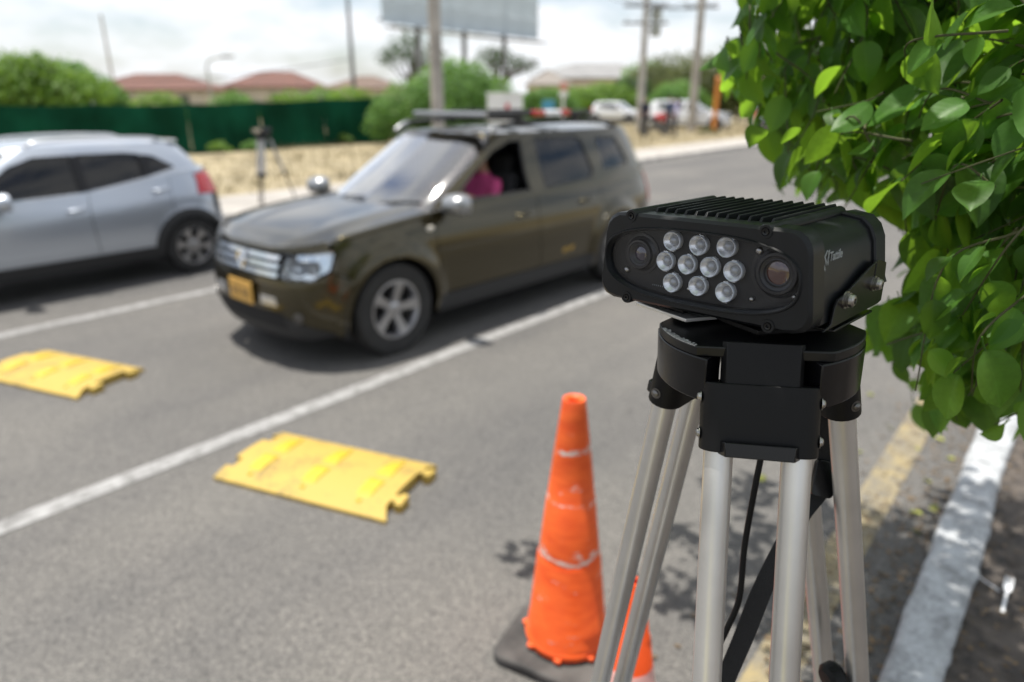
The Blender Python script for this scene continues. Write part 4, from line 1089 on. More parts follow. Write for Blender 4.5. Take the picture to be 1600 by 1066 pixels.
    sw.tube([Msw @ Vector((0.185 * math.cos(t), 0.185 * math.sin(t), 0)) for t in [2 * math.pi * k / 24 for k in range(25)]], 0.015, 8)
    sw.tube([Msw @ Vector((-0.18, 0, 0)), Msw @ Vector((0, 0, -0.03)), Msw @ Vector((0.18, 0, 0))], 0.022, 8).tube([Msw @ Vector((0, 0, -0.03)), Msw @ Vector((0, 0, -0.3))], 0.03, 8)
    obj('steering_wheel', sw, M_TRIM, root, 40)
    # door furniture
    for i, fl in enumerate((1, -1)):
        for dr, (l_, z_) in zip((fd, rd), sp['handles']):
            p = Vector(B.P(fl * B.sL(l_, z_), z_, 0.02)); q = Vector(B.P(fl * B.sL(l_ + 0.17, z_ + 0.01), z_ + 0.01, 0.02))
            m_ = (p + q) / 2 + Vector((fl * 0.028, 0, 0)); i1 = Vector((fl * -0.03, 0, 0))
            hb_ = MB().tube(spline([p + i1, p + Vector((fl * 0.018, 0.03, 0)), m_, q + Vector((fl * 0.018, -0.03, 0)), q + i1], 5), 0.016, 10)
            obj('handle', hb_, sp['handle_mat'] or body, dr[i], 50)
        l_, z_ = sp['mirror']; p = Vector(B.P(fl * B.sL(l_, zt(l_) - .02), zt(l_) - 0.02, 0))
        mm = empty('door_mirror'); mm.parent = root; mm.location = (p.x + fl * 0.14, l_ - 0.02, z_)
        sh = MB(); rings = []
        for k in range(9):
            t = k / 8; y = -0.085 + 0.15 * t; sc = math.sqrt(max(0.02, 1 - (1 - min(1, t * 1.25 + 0.04)) ** 2))
            rings.append([(fl * (0.125 * sc * math.copysign(abs(math.cos(a)) ** 0.7, math.cos(a))), y, 0.082 * sc * math.copysign(abs(math.sin(a)) ** 0.75, math.sin(a))) for a in [2 * math.pi * j / 20 for j in range(20)]])
        sh.loft(rings, cap0=True, cap1=False)
        obj('shell', sh, sp['mirror_mat'] or body, mm, 50)
        obj('mirror_glass', MB().add([(x * 0.97, 0.055, z * 0.97) for x, y, z in rings[-1]], [tuple(range(20))]), M_CHROME, mm, None)
        obj('stalk', MB().tube([(-fl * 0.20, 0.02, -0.07), (-fl * 0.06, 0.0, -0.05)], 0.028, 10), M_TRIM, mm, 40)
    # wheels
    for l_ in lw:
        for sd_ in (1, -1): wheel(root, l_, W - 0.115, r, sd_, sp['rim'], sp['spokes'], 0.21, sp['sstyle'])
    return B, G, fd, rd, rf, roof_z, bonnet_z

# ------------------------------------------------------------------ the olive SUV
SUV = dict(L=4.52, W=0.87, r=0.362, R=0.440, lw=(0.875, 3.54), flare=0.035, rim=0.228, spokes=5, sstyle=0,
    plan=[(0, 0.09), (0.35, 0.108), (0.58, 0.165), (0.72, 0.265), (0.80, 0.42), (0.84, 0.70), (0.86, 1.2), (0.868, 2.2), (0.865, 3.2), (0.85, 3.8), (0.81, 4.18), (0.70, 4.40), (0.45, 4.50), (0, 4.52)],
    fI=[(0.15, 0.12), (0.28, 0.04), (0.45, 0.0), (0.62, 0.015), (0.75, 0.045), (0.88, 0.085), (0.95, 0.13), (1.05, 0.22), (1.25, 0.5)],
    sI=[(0.15, 0.10), (0.26, 0.055), (0.40, 0.02), (0.62, 0.0), (0.84, 0.008), (0.94, 0.03), (1.03, 0.065), (1.12, 0.085), (1.25, 0.10)],
    rI=[(0.15, 0.14), (0.32, 0.03), (0.5, 0.0), (0.75, 0.02), (1.0, 0.05), (1.15, 0.10), (1.25, 0.12)],
    ztop=skeyed([(-0.2, 0.865), (0.14, 0.88), (0.28, 0.915), (0.5, 0.96), (0.85, 1.005), (1.25, 1.04), (1.5, 1.055), (2.5, 1.075), (3.4, 1.12), (4.1, 1.17), (4.6, 1.18)]),
    zb=0.25, zsill=0.385, split=(1.375, 2.48, 3.38), lbump=0.50, abump=46, zbump=0.655, grille=0.44, gz=(0.675, 0.85), bars=3, hz=(0.675, 0.868), hl=0.37,
    lq=4.30, rbz=0.64, tl=4.26, tw=0.66, tz=(0.78, 1.08), clad=0.045, cladtrim=False, cowl=1.37, bcrown=0.032, rib=0.013,
    gplan=[(0, 1.24), (0.40, 1.285), (0.62, 1.38), (0.735, 1.52), (0.785, 1.70), (0.81, 2.1), (0.815, 3.0), (0.795, 3.75), (0.73, 4.16), (0.58, 4.32), (0.33, 4.38), (0, 4.40)],
    gf=[(1.0, -0.02), (1.04, 0.0), (1.20, 0.23), (1.36, 0.49), (1.46, 0.65), (1.592, 0.86), (1.65, 0.98)], gs=[(1.0, 0.0), (1.04, 0.0), (1.2, 0.035), (1.38, 0.085), (1.592, 0.16), (1.65, 0.19)], gr=[(1.0, 0.0), (1.1, 0.02), (1.3, 0.10), (1.46, 0.20), (1.592, 0.30), (1.65, 0.37)],
    gz0=1.05, gz1=1.592, wsw=(0.665, 0.585), rsw=(0.62, 0.50), rgz=1.14, rcrown=0.045,
    wins=[[(1.58, 1.085), (2.40, 1.09), (2.40, 1.535), (2.27, 1.53), (2.08, 1.455), (1.86, 1.31)], [(2.58, 1.095), (3.25, 1.125), (3.29, 1.20), (3.18, 1.512), (3.10, 1.536), (2.55, 1.538)], [(3.45, 1.19), (3.86, 1.215), (3.89, 1.25), (3.73, 1.50), (3.39, 1.515)]],
    glass=[M_GLASS_TINT, M_GLASS_TINT, M_GLASS_PALE], ws_mat=M_GLASS_CLEAR, open=True, handles=((2.18, 0.905), (3.03, 0.93)), handle_mat=None, mirror=(1.45, 1.10), mirror_mat=M_MIRROR,
    inside=dict(dash=1.72, seats=(2.22, 3.2), wheel=2.0))
def stretch(sp, k, lw2):
    a = sp['split'][0]; st = lambda l: l if l < a else a + (l - a) * k; inv = lambda l: l if l < a else a + (l - a) / k
    o = dict(sp); z0 = sp['ztop']; o['ztop'] = lambda l: z0(inv(l))
    o['plan'] = [(w, st(l)) for w, l in sp['plan']]; o['gplan'] = [(w, st(l)) for w, l in sp['gplan']]
    o['L'] = st(sp['L']); o['lw'] = (sp['lw'][0], lw2); o['split'] = tuple(st(l) for l in sp['split']); o['lq'] = st(sp['lq']); o['tl'] = st(sp['tl'])
    o['wins'] = [[(st(l), z) for l, z in w] for w in sp['wins']]; o['handles'] = tuple((st(l), z) for l, z in sp['handles'])
    return o
SUV = stretch(SUV, 1.12, 3.90)
M_OLIVE = mat('olive_brown_paint', (0.042, 0.034, 0.0125), 0.28, 0.85, 0.5, coat=0.9)
suv = thing('olive_suv', 'dark olive SUV with roof rack and open driver window, driving in the middle lane', 'car', (-4.71, 2.42, 0.0))
suv_rot = rad(-2.0)
B, G, fd, rd, rf, roof_z, bonnet_z = build_car(suv, SUV, M_OLIVE, 0.045)
# turn the whole car a little about its near front wheel
piv = Vector((0.87, 0.82, 0)); suv.rotation_euler = (0, 0, suv_rot)
suv.location = Vector((-4.71, 2.42, 0)) + piv - Rz(suv_rot).to_3x3() @ piv
M_PLATEMARK = mat('worn_plate_print', (0.34, 0.20, 0.06), 0.6, var=0.6, vscale=45)
# plate, lamps in the bumper, repeaters, badge
p = B.P(0, 0.53, 0.012)
pl = obj('number_plate', MB().box((0.02, p[1] - 0.006, 0.53), (0.33, 0.012, 0.165)), mat('orange_yellow_plate', (0.62, 0.36, 0.08), 0.4, var=0.1, vscale=9), suv, None, 0.004)
for k in range(2): obj('plate_mark', MB().box((0.02 - 0.07 + k * 0.14, p[1] - 0.0135, 0.525), (0.105, 0.002, 0.068)), M_PLATEMARK, pl, None)
for fl in (1, -1):
    for (l_, z_, rr, m_) in ((0.16, 0.40, 0.030, M_DARKSTEEL),):
        c = Vector(B.P(fl * B.sF(0.60, z_), z_, 0.004)); n_ = (Vector(B.P(fl * B.sF(0.60, z_), z_, 0.05)) - c).normalized()
        obj('fog_light', MB().lathe([(0, 0.006), (rr * .8, 0.004), (rr * .9, 0.010), (rr * 1.3, 0.008), (rr * 1.35, -0.01)], 20, 0, T(*c) @ n_.to_track_quat('Z', 'Y').to_matrix().to_4x4()), m_, suv, 40)
    c = Vector(B.P(fl * B.sL(1.26, 0.93), 0.93, 0.004))
    obj('side_repeater', MB().lathe([(0, 0.010), (0.02, 0.008), (0.03, 0.0)], 14, 0, T(*c) @ Ry(fl * math.pi / 2) @ S(0.7, 1.3, 1)), mat('clear_lens', (0.7, 0.66, 0.58), 0.2), suv, 40)
    sb_ = B.sF(0.30, 0.50)
    obj('bumper_insert', panel(B, [(B.sF(0.26, .47), 0.475), (B.sF(0.44, .47), 0.475), (B.sF(0.42, .54), 0.535), (B.sF(0.26, .54), 0.535)], 0.05, 0.008, (), 0.03, fl < 0), M_SILVERPL if fl > 0 else M_SILVERPL, suv, 30)
obj('bumper_mouth', panel(B, [(-B.sF(0.5, .36), 0.30), (B.sF(0.5, .36), 0.30), (B.sF(0.46, .42), 0.42), (-B.sF(0.46, .42), 0.42)], 0.06, 0.007, (), 0.0), M_DARKVOID, suv, 30)
M_GOLD = mat('gold_decal', (0.42, 0.26, 0.04), 0.4)
dcl = MB()
for (l_, z_) in ((2.93, 0.47), (3.03, 0.475)):
    dcl.f and None
    q = [B.P(B.sL(l_ + a, z_ + c), z_ + c, 0.003) for a, c in ((0, 0), (0.07, 0.004), (0.085, 0.045), (0.015, 0.04))]
    dcl.add(q, [(0, 1, 2, 3)])
obj('gold_decal', dcl, M_GOLD, rd[0], None)
# wipers, antenna
wb = MB()
for x0 in (-0.45, 0.15):
    a = Vector(G.P(G.sF(abs(x0), 1.06) * (1 if x0 > 0 else -1), 1.055, 0.015)); c = Vector(G.P(G.sF(abs(x0 + 0.42), 1.09) * (1 if x0 + 0.42 > 0 else -1), 1.09, 0.015))
    wb.tube([a, (a + c) / 2 + Vector((0, -0.01, 0.01)), c], 0.008, 6)
obj('wiper', wb, M_TRIM, suv, 40)
# roof rails
for fl in (1, -1):
    P = [(fl * 0.60, 2.14, roof_z(0.60, 2.14) - 0.01), (fl * 0.605, 2.26, 1.640), (fl * 0.61, 2.44, 1.662), (fl * 0.612, 3.1, 1.678), (fl * 0.60, 3.8, 1.660), (fl * 0.575, 4.08, 1.62), (fl * 0.565, 4.2, 1.585)]
    sp_ = spline(P, 6)
    rl_ = obj('roof_rail', MB().tube(sp_[8:], 0.024, 10), M_TRIM, suv, 45)
    obj('rail_end', MB().tube(sp_[:9], 0.026, 10), M_MIRROR, rl_, 45)
# rack with light bar
def onplane_x(px, py, X):
    d = ray(px, py); s_ = X / d.x; return Vector((X, d.y * s_, CAMH + d.z * s_))
rack = MB()
zk = 1.748
for fl in (1, -1):
    rack.box((0.64 if fl > 0 else -0.25, 2.86, zk), (0.05, 1.50, 0.045))
for l_ in (2.14, 2.52, 2.95, 3.35, 3.58):
    rack.box((0.20, l_, zk - (0.0 if l_ in (2.14, 3.58) else 0.015)), (0.92, 0.04 if l_ > 2.2 else 0.05, 0.03 if l_ > 2.2 else 0.045))
for fl in (1, -1):
    for l_ in (2.55, 3.4): rack.box((fl * 0.615 if fl > 0 else -0.25, l_, 1.70), (0.05, 0.07, 0.07))
rk_ = obj('roof_rack', rack, M_TRIM, suv, 30, 0.008)
obj('front_tube', MB().tube([(-0.25, 2.095, zk), (0.66, 2.095, zk)], 0.024, 12), M_MIRROR, rk_, 40)
for l_, w_, m_ in ((2.75, 0.16, M_RED), (2.95, 0.24, mat('white_lamp', (0.85, 0.86, 0.88), 0.2)), (3.14, 0.14, M_RED)):
    obj('light_module', MB().box((0.68, l_, zk + 0.004), (0.055, w_ - 0.01, 0.052)), m_, rk_, 30, 0.01)

# ------------------------------------------------------------------ the silver hatchback
SIL = dict(L=3.97, W=0.85, r=0.305, R=0.365, lw=(0.82, 3.37), flare=0.02, rim=0.205, spokes=6, sstyle=1,
    plan=[(0, 0), (0.35, 0.03), (0.58, 0.12), (0.72, 0.26), (0.79, 0.45), (0.825, 0.75), (0.84, 1.3), (0.85, 2.0), (0.845, 2.8), (0.825, 3.3), (0.775, 3.65), (0.66, 3.84), (0.42, 3.94), (0, 3.97)],
    fI=[(0.15, 0.10), (0.28, 0.03), (0.45, 0.0), (0.62, 0.02), (0.75, 0.07), (0.88, 0.16), (1.0, 0.3), (1.2, 0.6)],
    sI=[(0.15, 0.11), (0.26, 0.06), (0.40, 0.025), (0.55, 0.004), (0.70, 0.0), (0.82, 0.012), (0.93, 0.04), (1.03, 0.065), (1.12, 0.085), (1.25, 0.11)],
    rI=[(0.15, 0.12), (0.32, 0.02), (0.5, 0.0), (0.75, 0.03), (0.95, 0.07), (1.1, 0.14), (1.25, 0.22)],
    ztop=skeyed([(-0.2, 0.76), (0.05, 0.78), (0.3, 0.83), (0.7, 0.885), (1.1, 0.92), (1.5, 0.935), (2.16, 0.97), (2.7, 1.02), (3.2, 1.09), (3.6, 1.13), (4.1, 1.14)]),
    zb=0.24, zsill=0.36, split=(1.27, 2.40, 3.22), lbump=0.46, abump=40, zbump=0.60, grille=0.40, gz=(0.62, 0.74), bars=1, hz=(0.62, 0.755), hl=0.40,
    lq=3.72, rbz=0.60, tl=3.52, tw=0.50, tz=(0.86, 1.09), clad=0.06, cladtrim=True, cowl=1.05, bcrown=0.07, rib=0.01, cowlbow=-0.14,
    gplan=[(0, 0.90), (0.40, 0.96), (0.62, 1.10), (0.725, 1.28), (0.765, 1.5), (0.785, 2.0), (0.785, 2.7), (0.755, 3.25), (0.69, 3.58), (0.55, 3.73), (0.32, 3.80), (0, 3.82)],
    gf=[(0.88, -0.04), (0.92, 0.0), (1.10, 0.25), (1.26, 0.50), (1.38, 0.70), (1.425, 0.79), (1.5, 0.92)], gs=[(0.88, 0.0), (0.95, 0.0), (1.1, 0.04), (1.3, 0.11), (1.425, 0.17), (1.5, 0.2)], gr=[(0.88, 0.0), (1.05, 0.02), (1.2, 0.09), (1.35, 0.22), (1.425, 0.30), (1.5, 0.4)],
    gz0=0.925, gz1=1.425, wsw=(0.66, 0.57), rsw=(0.56, 0.46), rgz=1.10, rcrown=0.06,
    wins=[[(1.36, 0.962), (2.365, 0.99), (2.365, 1.35), (2.02, 1.345), (1.80, 1.27)], [(2.385, 0.992), (3.02, 1.088), (3.0, 1.325), (2.86, 1.345), (2.385, 1.352)], [(3.04, 1.095), (3.33, 1.155), (3.34, 1.175), (3.14, 1.295), (3.03, 1.318)]],
    glass=[M_GLASS_TINT, M_GLASS_TINT, M_GLASS_TINT], ws_mat=M_GLASS_CLEAR, handles=((2.16, 0.835), (3.02, 0.945)), handle_mat=None, mirror=(1.62, 0.985), mirror_mat=None,
    inside=dict(dash=1.5, seats=(2.0, 2.85), wheel=1.8))
M_SILVER = mat('silver_blue_paint', (0.42, 0.46, 0.52), 0.30, 0.55, 0.5, coat=1.0)
hatch = thing('silver_hatchback', 'silver hatchback with dark tinted windows in the far lane, cut by the left edge', 'car', (-8.47, 0.25, 0.0))
Bh, Gh, fdh, rdh, rfh, roofz_h, _ = build_car(hatch, SIL, M_SILVER, 0.05)
for fl in (1, -1):
    P = [(fl * 0.53, 1.98, roofz_h(0.53, 1.98) - 0.01), (fl * 0.55, 2.12, 1.475), (fl * 0.555, 2.6, 1.492), (fl * 0.54, 3.15, 1.475), (fl * 0.52, 3.3, 1.44)]
    obj('roof_rail', MB().tube(spline(P, 6), 0.016, 8), M_SILVERPL, hatch, 45)
    obj('chrome_strip', MB().tube([Gh.P(fl * Gh.sL(l_, z_), z_, 0.004) for l_, z_ in ((1.32, 0.952), (2.0, 0.968), (2.4, 0.98), (3.0, 1.072), (3.36, 1.145))], 0.007, 6), M_SILVERPL, hatch, 45)
for fl in (False, True):
    for q_ in ([(2.335, 0.995), (2.42, 1.0), (2.42, 1.342), (2.335, 1.340)], [(2.975, 1.085), (3.075, 1.105), (3.065, 1.305), (2.965, 1.322)]):
        obj('pillar_cover', panel(Gh, [(Gh.sL(l_, z_), z_) for l_, z_ in q_], 0.06, 0.004, (), 0.01, fl), M_BLACK_GL, hatch, 30)
sp_ = MB()
V_ = []
for k in range(13):
    t = -1 + 2 * k / 12; V_.append((t * 0.56, Gh.L1 - 0.36 + 0.20 * (1 - abs(t) ** 3) - 0.04, 1.425 - 0.012))
sp_.loft([[(x, y - 0.24, z + 0.026) for x, y, z in V_], [(x, y, z + 0.016) for x, y, z in V_], [(x, y + 0.005, z - 0.012) for x, y, z in V_], [(x, y - 0.20, z - 0.012) for x, y, z in V_]], closed=False)
obj('roof_spoiler', sp_, M_SILVER, hatch, 45)

# ------------------------------------------------------------------ people
def skin_mesh(joints, edges, name, mats, sub=2, root=0):
    me = bpy.data.meshes.new(name + '_skeleton'); me.from_pydata([j[0] for j in joints], edges, [])
    o = bpy.data.objects.new(name + '_skeleton', me); COL.objects.link(o)
    o.modifiers.new('skin', 'SKIN')
    for i, j in enumerate(joints):
        sv = me.skin_vertices[0].data[i]; r = j[1] if isinstance(j[1], tuple) else (j[1], j[1]); sv.radius = r; sv.use_root = (i == root)
    ss = o.modifiers.new('sub', 'SUBSURF'); ss.levels = sub; ss.render_levels = sub
    dg = bpy.context.evaluated_depsgraph_get(); out = bpy.data.meshes.new_from_object(o.evaluated_get(dg))
    bpy.data.objects.remove(o); out.name = name; out.materials.clear()
    for m in (mats if isinstance(mats, list) else [mats]): out.materials.append(m)
    out.polygons.foreach_set('use_smooth', [True] * len(out.polygons))
    return out
M_SKIN = mat('skin', (0.38, 0.21, 0.14), 0.55, var=0.08, vscale=8)
M_HAIR = mat('black_hair', (0.010, 0.009, 0.008), 0.6)
M_PINK = mat('pink_shirt', (0.50, 0.06, 0.19), 0.85, var=0.12, vscale=10, bump=0.4, bscale=16, bdist=0.01)
M_NAVY = mat('navy_cloth', (0.015, 0.018, 0.035), 0.85)
M_LAV = mat('lavender_shirt', (0.50, 0.48, 0.68), 0.85, var=0.1, vscale=10)
M_JEANS = mat('blue_jeans', (0.05, 0.07, 0.13), 0.85, var=0.2, vscale=14)
def paint_by(me, rule):
    me.polygons.foreach_set('material_index', [rule(p.center) for p in me.polygons])
def head_parts(parent, c, f, s=1.0, hat=None):
    """c: head centre, f: facing direction (horizontal)"""
    q = Matrix.Translation(c) @ Vector(f).to_track_quat('Y', 'Z').to_matrix().to_4x4() @ Matrix.Scale(s, 4)
    hb_ = MB(); rings = []
    for k in range(10):
        t = math.pi * (k + 0.3) / 10.6; z = 0.118 * math.cos(t); rr = math.sin(t)
        rings.append([(0.080 * rr * math.cos(a), 0.098 * rr * math.sin(a) - 0.010 - 0.012 * (1 if math.sin(a) < 0 else 0), z + 0.006) for a in [2 * math.pi * j / 16 for j in range(16)]])
    # hair covers the crown and the back only
    vs = [p for r_ in rings for p in r_]; fs = []
    for i in range(9):
        for j in range(16):
            a = 2 * math.pi * (j + 0.5) / 16; zz = rings[i][0][2]
            if zz > 0.055 or (math.sin(a) < 0.05 and zz > -0.05): fs.append((i * 16 + j, i * 16 + (j + 1) % 16, (i + 1) * 16 + (j + 1) % 16, (i + 1) * 16 + j))
    fs.append(tuple(range(16)))
    h = obj('hair', MB().add(vs, fs, 0, q), M_HAIR if hat is None else hat, parent, 60, recalc=False)
    for sx in (-1, 1):
        obj('eye', MB().lathe([(0, 0.005), (0.008, 0.003), (0.011, -0.004)], 10, 0, q @ T(sx * 0.031, 0.082, 0.008) @ Rx(-math.pi / 2)), M_HAIR, parent, 60)
        obj('ear', MB().lathe([(0, 0.010), (0.014, 0.009), (0.022, 0.0), (0.016, -0.01)], 10, 0, q @ T(sx * 0.077, 0.0, -0.002) @ Ry(sx * math.pi / 2) @ S(0.7, 1.0, 1)), M_SKIN, parent, 60)
def driver():
    # sits behind the wheel, facing the front of the car (-Y in the car's frame)
    x0, ls = 0.37, 2.20
    J = [((x0, ls, 0.72), (0.16, 0.13)), ((x0, ls + 0.08, 0.90), (0.155, 0.12)), ((x0, ls + 0.13, 1.10), (0.17, 0.12)), ((x0, ls + 0.14, 1.20), (0.10, 0.08)), ((x0, ls + 0.11, 1.275), (0.055, 0.055)), ((x0, ls + 0.09, 1.34), (0.066, 0.078)), ((x0, ls + 0.085, 1.42), (0.072, 0.088)), ((x0, ls + 0.09, 1.475), (0.050, 0.06)),
         ((x0, ls - 0.005, 1.385), (0.014, 0.014)),
         ((x0 + 0.19, ls + 0.12, 1.15), 0.062), ((x0 + 0.25, ls - 0.02, 0.96), 0.048), ((x0 + 0.16, ls - 0.24, 1.06), 0.038), ((x0 + 0.14, ls - 0.31, 1.09), 0.034),
         ((x0 - 0.19, ls + 0.12, 1.15), 0.062), ((x0 - 0.23, ls - 0.02, 0.95), 0.048), ((x0 - 0.16, ls - 0.24, 1.10), 0.038), ((x0 - 0.15, ls - 0.31, 1.14), 0.034),
         ((x0 + 0.11, ls - 0.10, 0.70), 0.09), ((x0 + 0.13, ls - 0.46, 0.80), 0.068), ((x0 + 0.12, ls - 0.66, 0.45), 0.045),
         ((x0 - 0.11, ls - 0.10, 0.70), 0.09), ((x0 - 0.13, ls - 0.46, 0.80), 0.068), ((x0 - 0.12, ls - 0.66, 0.45), 0.045)]
    E_ = [(0, 1), (1, 2), (2, 3), (3, 4), (4, 5), (5, 6), (6, 7), (5, 8), (2, 9), (9, 10), (10, 11), (11, 12), (2, 13), (13, 14), (14, 15), (15, 16), (0, 17), (17, 18), (18, 19), (0, 20), (20, 21), (21, 22)]
    # fingers closed round the wheel rim
    for wi, sx in ((12, 1), (16, -1)):
        b0 = Vector(J[wi][0])
        for k in range(4):
            n0 = len(J); o = Vector((sx * (0.012 - 0.010 * k), -0.03, 0.022 - 0.016 * k))
            J += [(tuple(b0 + o), 0.010), (tuple(b0 + o + Vector((-sx * 0.012, -0.022, 0.004))), 0.009), (tuple(b0 + o + Vector((-sx * 0.028, -0.012, -0.004))), 0.008)]
            E_ += [(wi, n0), (n0, n0 + 1), (n0 + 1, n0 + 2)]
        n0 = len(J); J += [(tuple(b0 + Vector((-sx * 0.030, -0.008, 0.022))), 0.010), (tuple(b0 + Vector((-sx * 0.040, -0.024, 0.016))), 0.009)]
        E_ += [(wi, n0), (n0, n0 + 1)]
    me = skin_mesh(J, E_, 'body', [M_SKIN, M_PINK, M_JEANS])
    def rule(c):
        if c.z > 1.245: return 0
        if c.y < ls - 0.30 and c.z < 0.95: return 2
        if c.z < 0.80: return 2
        if c.y < ls - 0.06: return 0
        return 1
    paint_by(me, rule)
    t = thing('person', 'driver in a pink shirt seen through the open window of the olive SUV', 'person')
    t.matrix_world = Matrix.Translation(suv.location) @ Rz(suv_rot)
    link('body', me, t)
    head_parts(t, Vector((x0, ls + 0.085, 1.405)), (0.12, -1, 0))
driver()
# ================================================================== across the road
# a second tripod and camera on the far footway
ft = gnd(424, 322, 0.135)
t2 = copy_tree(tri); t2['label'] = 'distant tripod standing on the far footway between the two cars'; t2['category'] = 'tripod'
for ch in list(t2.children):
    if ch.name.split('.')[0] in ('strap', 'buckle', 'chipped_edge'): bpy.data.objects.remove(ch)
SC = 0.74
Mt2 = T(ft.x, ft.y, 0.135) @ Rz(rad(14)) @ S(0.98, 0.98, SC) @ T(-TP[0] - 0.0, -TP[1], -0.05)
t2.matrix_world = Mt2 @ TILT
M_GREYTUBE = mat('dull_grey_tube', (0.36, 0.36, 0.37), 0.5, 0.2)
for lg in t2.children:
    for ch in lg.children:
        nm_ = ch.name.split('.')[0]
        if nm_ in ('tube', 'lower_tube'):
            ch.material_slots[0].link = 'OBJECT'; ch.material_slots[0].material = M_GREYTUBE if nm_ == 'tube' else M_BLACK_PL
u2 = copy_tree(unit); u2['label'] = 'distant black camera unit on the tripod across the road'
u2.matrix_world = Mt2 @ BOXM

def keep(o, **k):
    for a, b_ in k.items(): o[a] = b_
# ------------------------------------------------------------------ green screen fence
M_SCREEN = mat('green_screen_fabric', (0.003, 0.042, 0.021), 0.9, 0.0, 0.08, var=0.35, vscale=0.7, bump=0.5, bscale=3, bdist=0.08, vcol=(0.006, 0.066, 0.036))
M_POST = mat('galvanised_post', (0.35, 0.37, 0.34), 0.5, 0.4)
fence = thing('screen_fence', 'long dark green fabric screen fence behind the dry verge', 'fence')
fp_ = [(-35.5, -8.0), (-33.0, -2.0), (-31.0, 3.0), (-29.2, 7.5), (-28.0, 10.4), (-26.9, 13.2), (-26.3, 15.9), (-25.7, 18.6), (-25.1, 21.6)]
fh = [1.6, 1.6, 1.6, 1.63, 1.62, 1.62, 1.68, 1.78, 1.88]
for i in range(len(fp_) - 1):
    a, c = Vector((*fp_[i], 0)), Vector((*fp_[i + 1], 0)); n_ = (c - a).normalized().cross(Vector((0, 0, 1)))
    vs = []; fs = []; NU, NV = 14, 7
    for u in range(NU + 1):
        for v in range(NV + 1):
            t = u / NU; hh = fh[i] + (fh[i + 1] - fh[i]) * t - 0.05 * math.sin(math.pi * t)
            off = 0.10 * math.sin(u * 1.9 + i) * math.sin(math.pi * v / NV) + 0.03 * math.sin(v * 1.3 + u * 0.7 + i * 2)
            p_ = a + (c - a) * t - n_ * off; vs.append((p_.x, p_.y, -0.25 + (hh + 0.25) * v / NV))
    for u in range(NU):
        for v in range(NV): k = u * (NV + 1) + v; fs.append((k, k + NV + 1, k + NV + 2, k + 1))
    obj('screen_panel', MB().add(vs, fs), M_SCREEN, fence, 60)
    q_ = a - n_ * 0.16
    obj('post', MB().cyl((q_.x, q_.y, 0.0), (q_.x, q_.y, fh[i] + 0.1), 0.035, n=10), M_POST, fence, 40)
# ------------------------------------------------------------------ vegetation
M_LEAF_MID = leaf_mat('shrub_leaves', (0.095, 0.20, 0.048), (0.24, 0.42, 0.08), 0.5, 0.45, 0.4)
M_LEAF_LIGHT = leaf_mat('light_leaves', (0.10, 0.19, 0.030), (0.26, 0.42, 0.05), 0.5, 0.4, 0.4)
M_LEAF_DARK = leaf_mat('dark_leaves', (0.035, 0.075, 0.022), (0.09, 0.16, 0.03), 0.5, 0.45, 0.3)
M_LEAF_OLIVE = leaf_mat('olive_leaves', (0.085, 0.105, 0.035), (0.17, 0.20, 0.05), 0.55, 0.45, 0.3)
M_BARK = mat('bark', (0.10, 0.08, 0.06), 0.9, var=0.3, vscale=8, bump=0.6, bscale=20, bdist=0.02)
def crown_mesh(lobes, n, size, seed, hollow=0.55):
    r_ = random.Random(seed); vs = []; fs = []
    tot = sum(l[3] * l[4] * l[5] for l in lobes)
    for (cx, cy, cz, rx, ry, rz_) in lobes:
        for k in range(int(n * rx * ry * rz_ / tot) + 60):
            d = Vector((r_.gauss(0, 1), r_.gauss(0, 1), r_.gauss(0, 1))).normalized(); q = hollow + (1 - hollow) * r_.random() ** 0.6
            q *= 1 + 0.16 * math.sin(d.x * 5 + seed) * math.sin(d.y * 6 + 1) * math.sin(d.z * 5) + r_.gauss(0, 0.05)
            p_ = Vector((cx + d.x * rx * q, cy + d.y * ry * q, cz + d.z * rz_ * q))
            if p_.z < 0.12: continue
            nrm = (d + Vector((r_.gauss(0, .6), r_.gauss(0, .6), r_.gauss(0, .6) + 0.4))).normalized(); u = nrm.orthogonal().normalized(); u.rotate(Matrix.Rotation(r_.random() * 6.28, 3, nrm)); v = nrm.cross(u)
            s_ = size * r_.uniform(0.6, 1.3); k0 = len(vs)
            vs += [p_ - u * s_, p_ + v * s_ * 0.5 + nrm * s_ * 0.15, p_ + u * s_, p_ - v * s_ * 0.5 + nrm * s_ * 0.15]; fs.append((k0, k0 + 1, k0 + 2, k0 + 3))
    return MB().add(vs, fs)
def tree(name, label, cat, x, y, lobes, m, n, size, seed, trunk_r=0.12, group=None, hollow=0.55, limbs=5):
    t = thing(name, label, cat, (x, y, 0.0), group=group); r_ = random.Random(seed + 100)
    obj('crown', crown_mesh(lobes, n, size, seed, hollow), m, t, None, recalc=False)
    zc = sum(l[2] for l in lobes) / len(lobes)
    tb = MB().tube(spline([(0, 0, -0.1), (r_.gauss(0, .05), r_.gauss(0, .05), zc * 0.4), (r_.gauss(0, .1), r_.gauss(0, .1), zc * 0.9)], 5), [trunk_r * (1 - 0.5 * k / 10) for k in range(11)], 10)
    obj('trunk', tb, M_BARK, t, 50)
    lb_ = MB()
    for k in range(limbs):
        l = lobes[k % len(lobes)]; e = (l[0] + r_.gauss(0, l[3] * .4), l[1] + r_.gauss(0, l[4] * .4), l[2] + r_.uniform(0, l[5] * .5))
        lb_.tube(spline([(0, 0, zc * r_.uniform(0.4, 0.7)), (e[0] * .5, e[1] * .5, zc * 0.8), e], 4), [trunk_r * .45 * (1 - 0.08 * j) for j in range(9)], 6)
    obj('limbs', lb_, M_BARK, t, 50)['kind'] = 'stuff'
    return t
c = far(702, 150, 30.5)
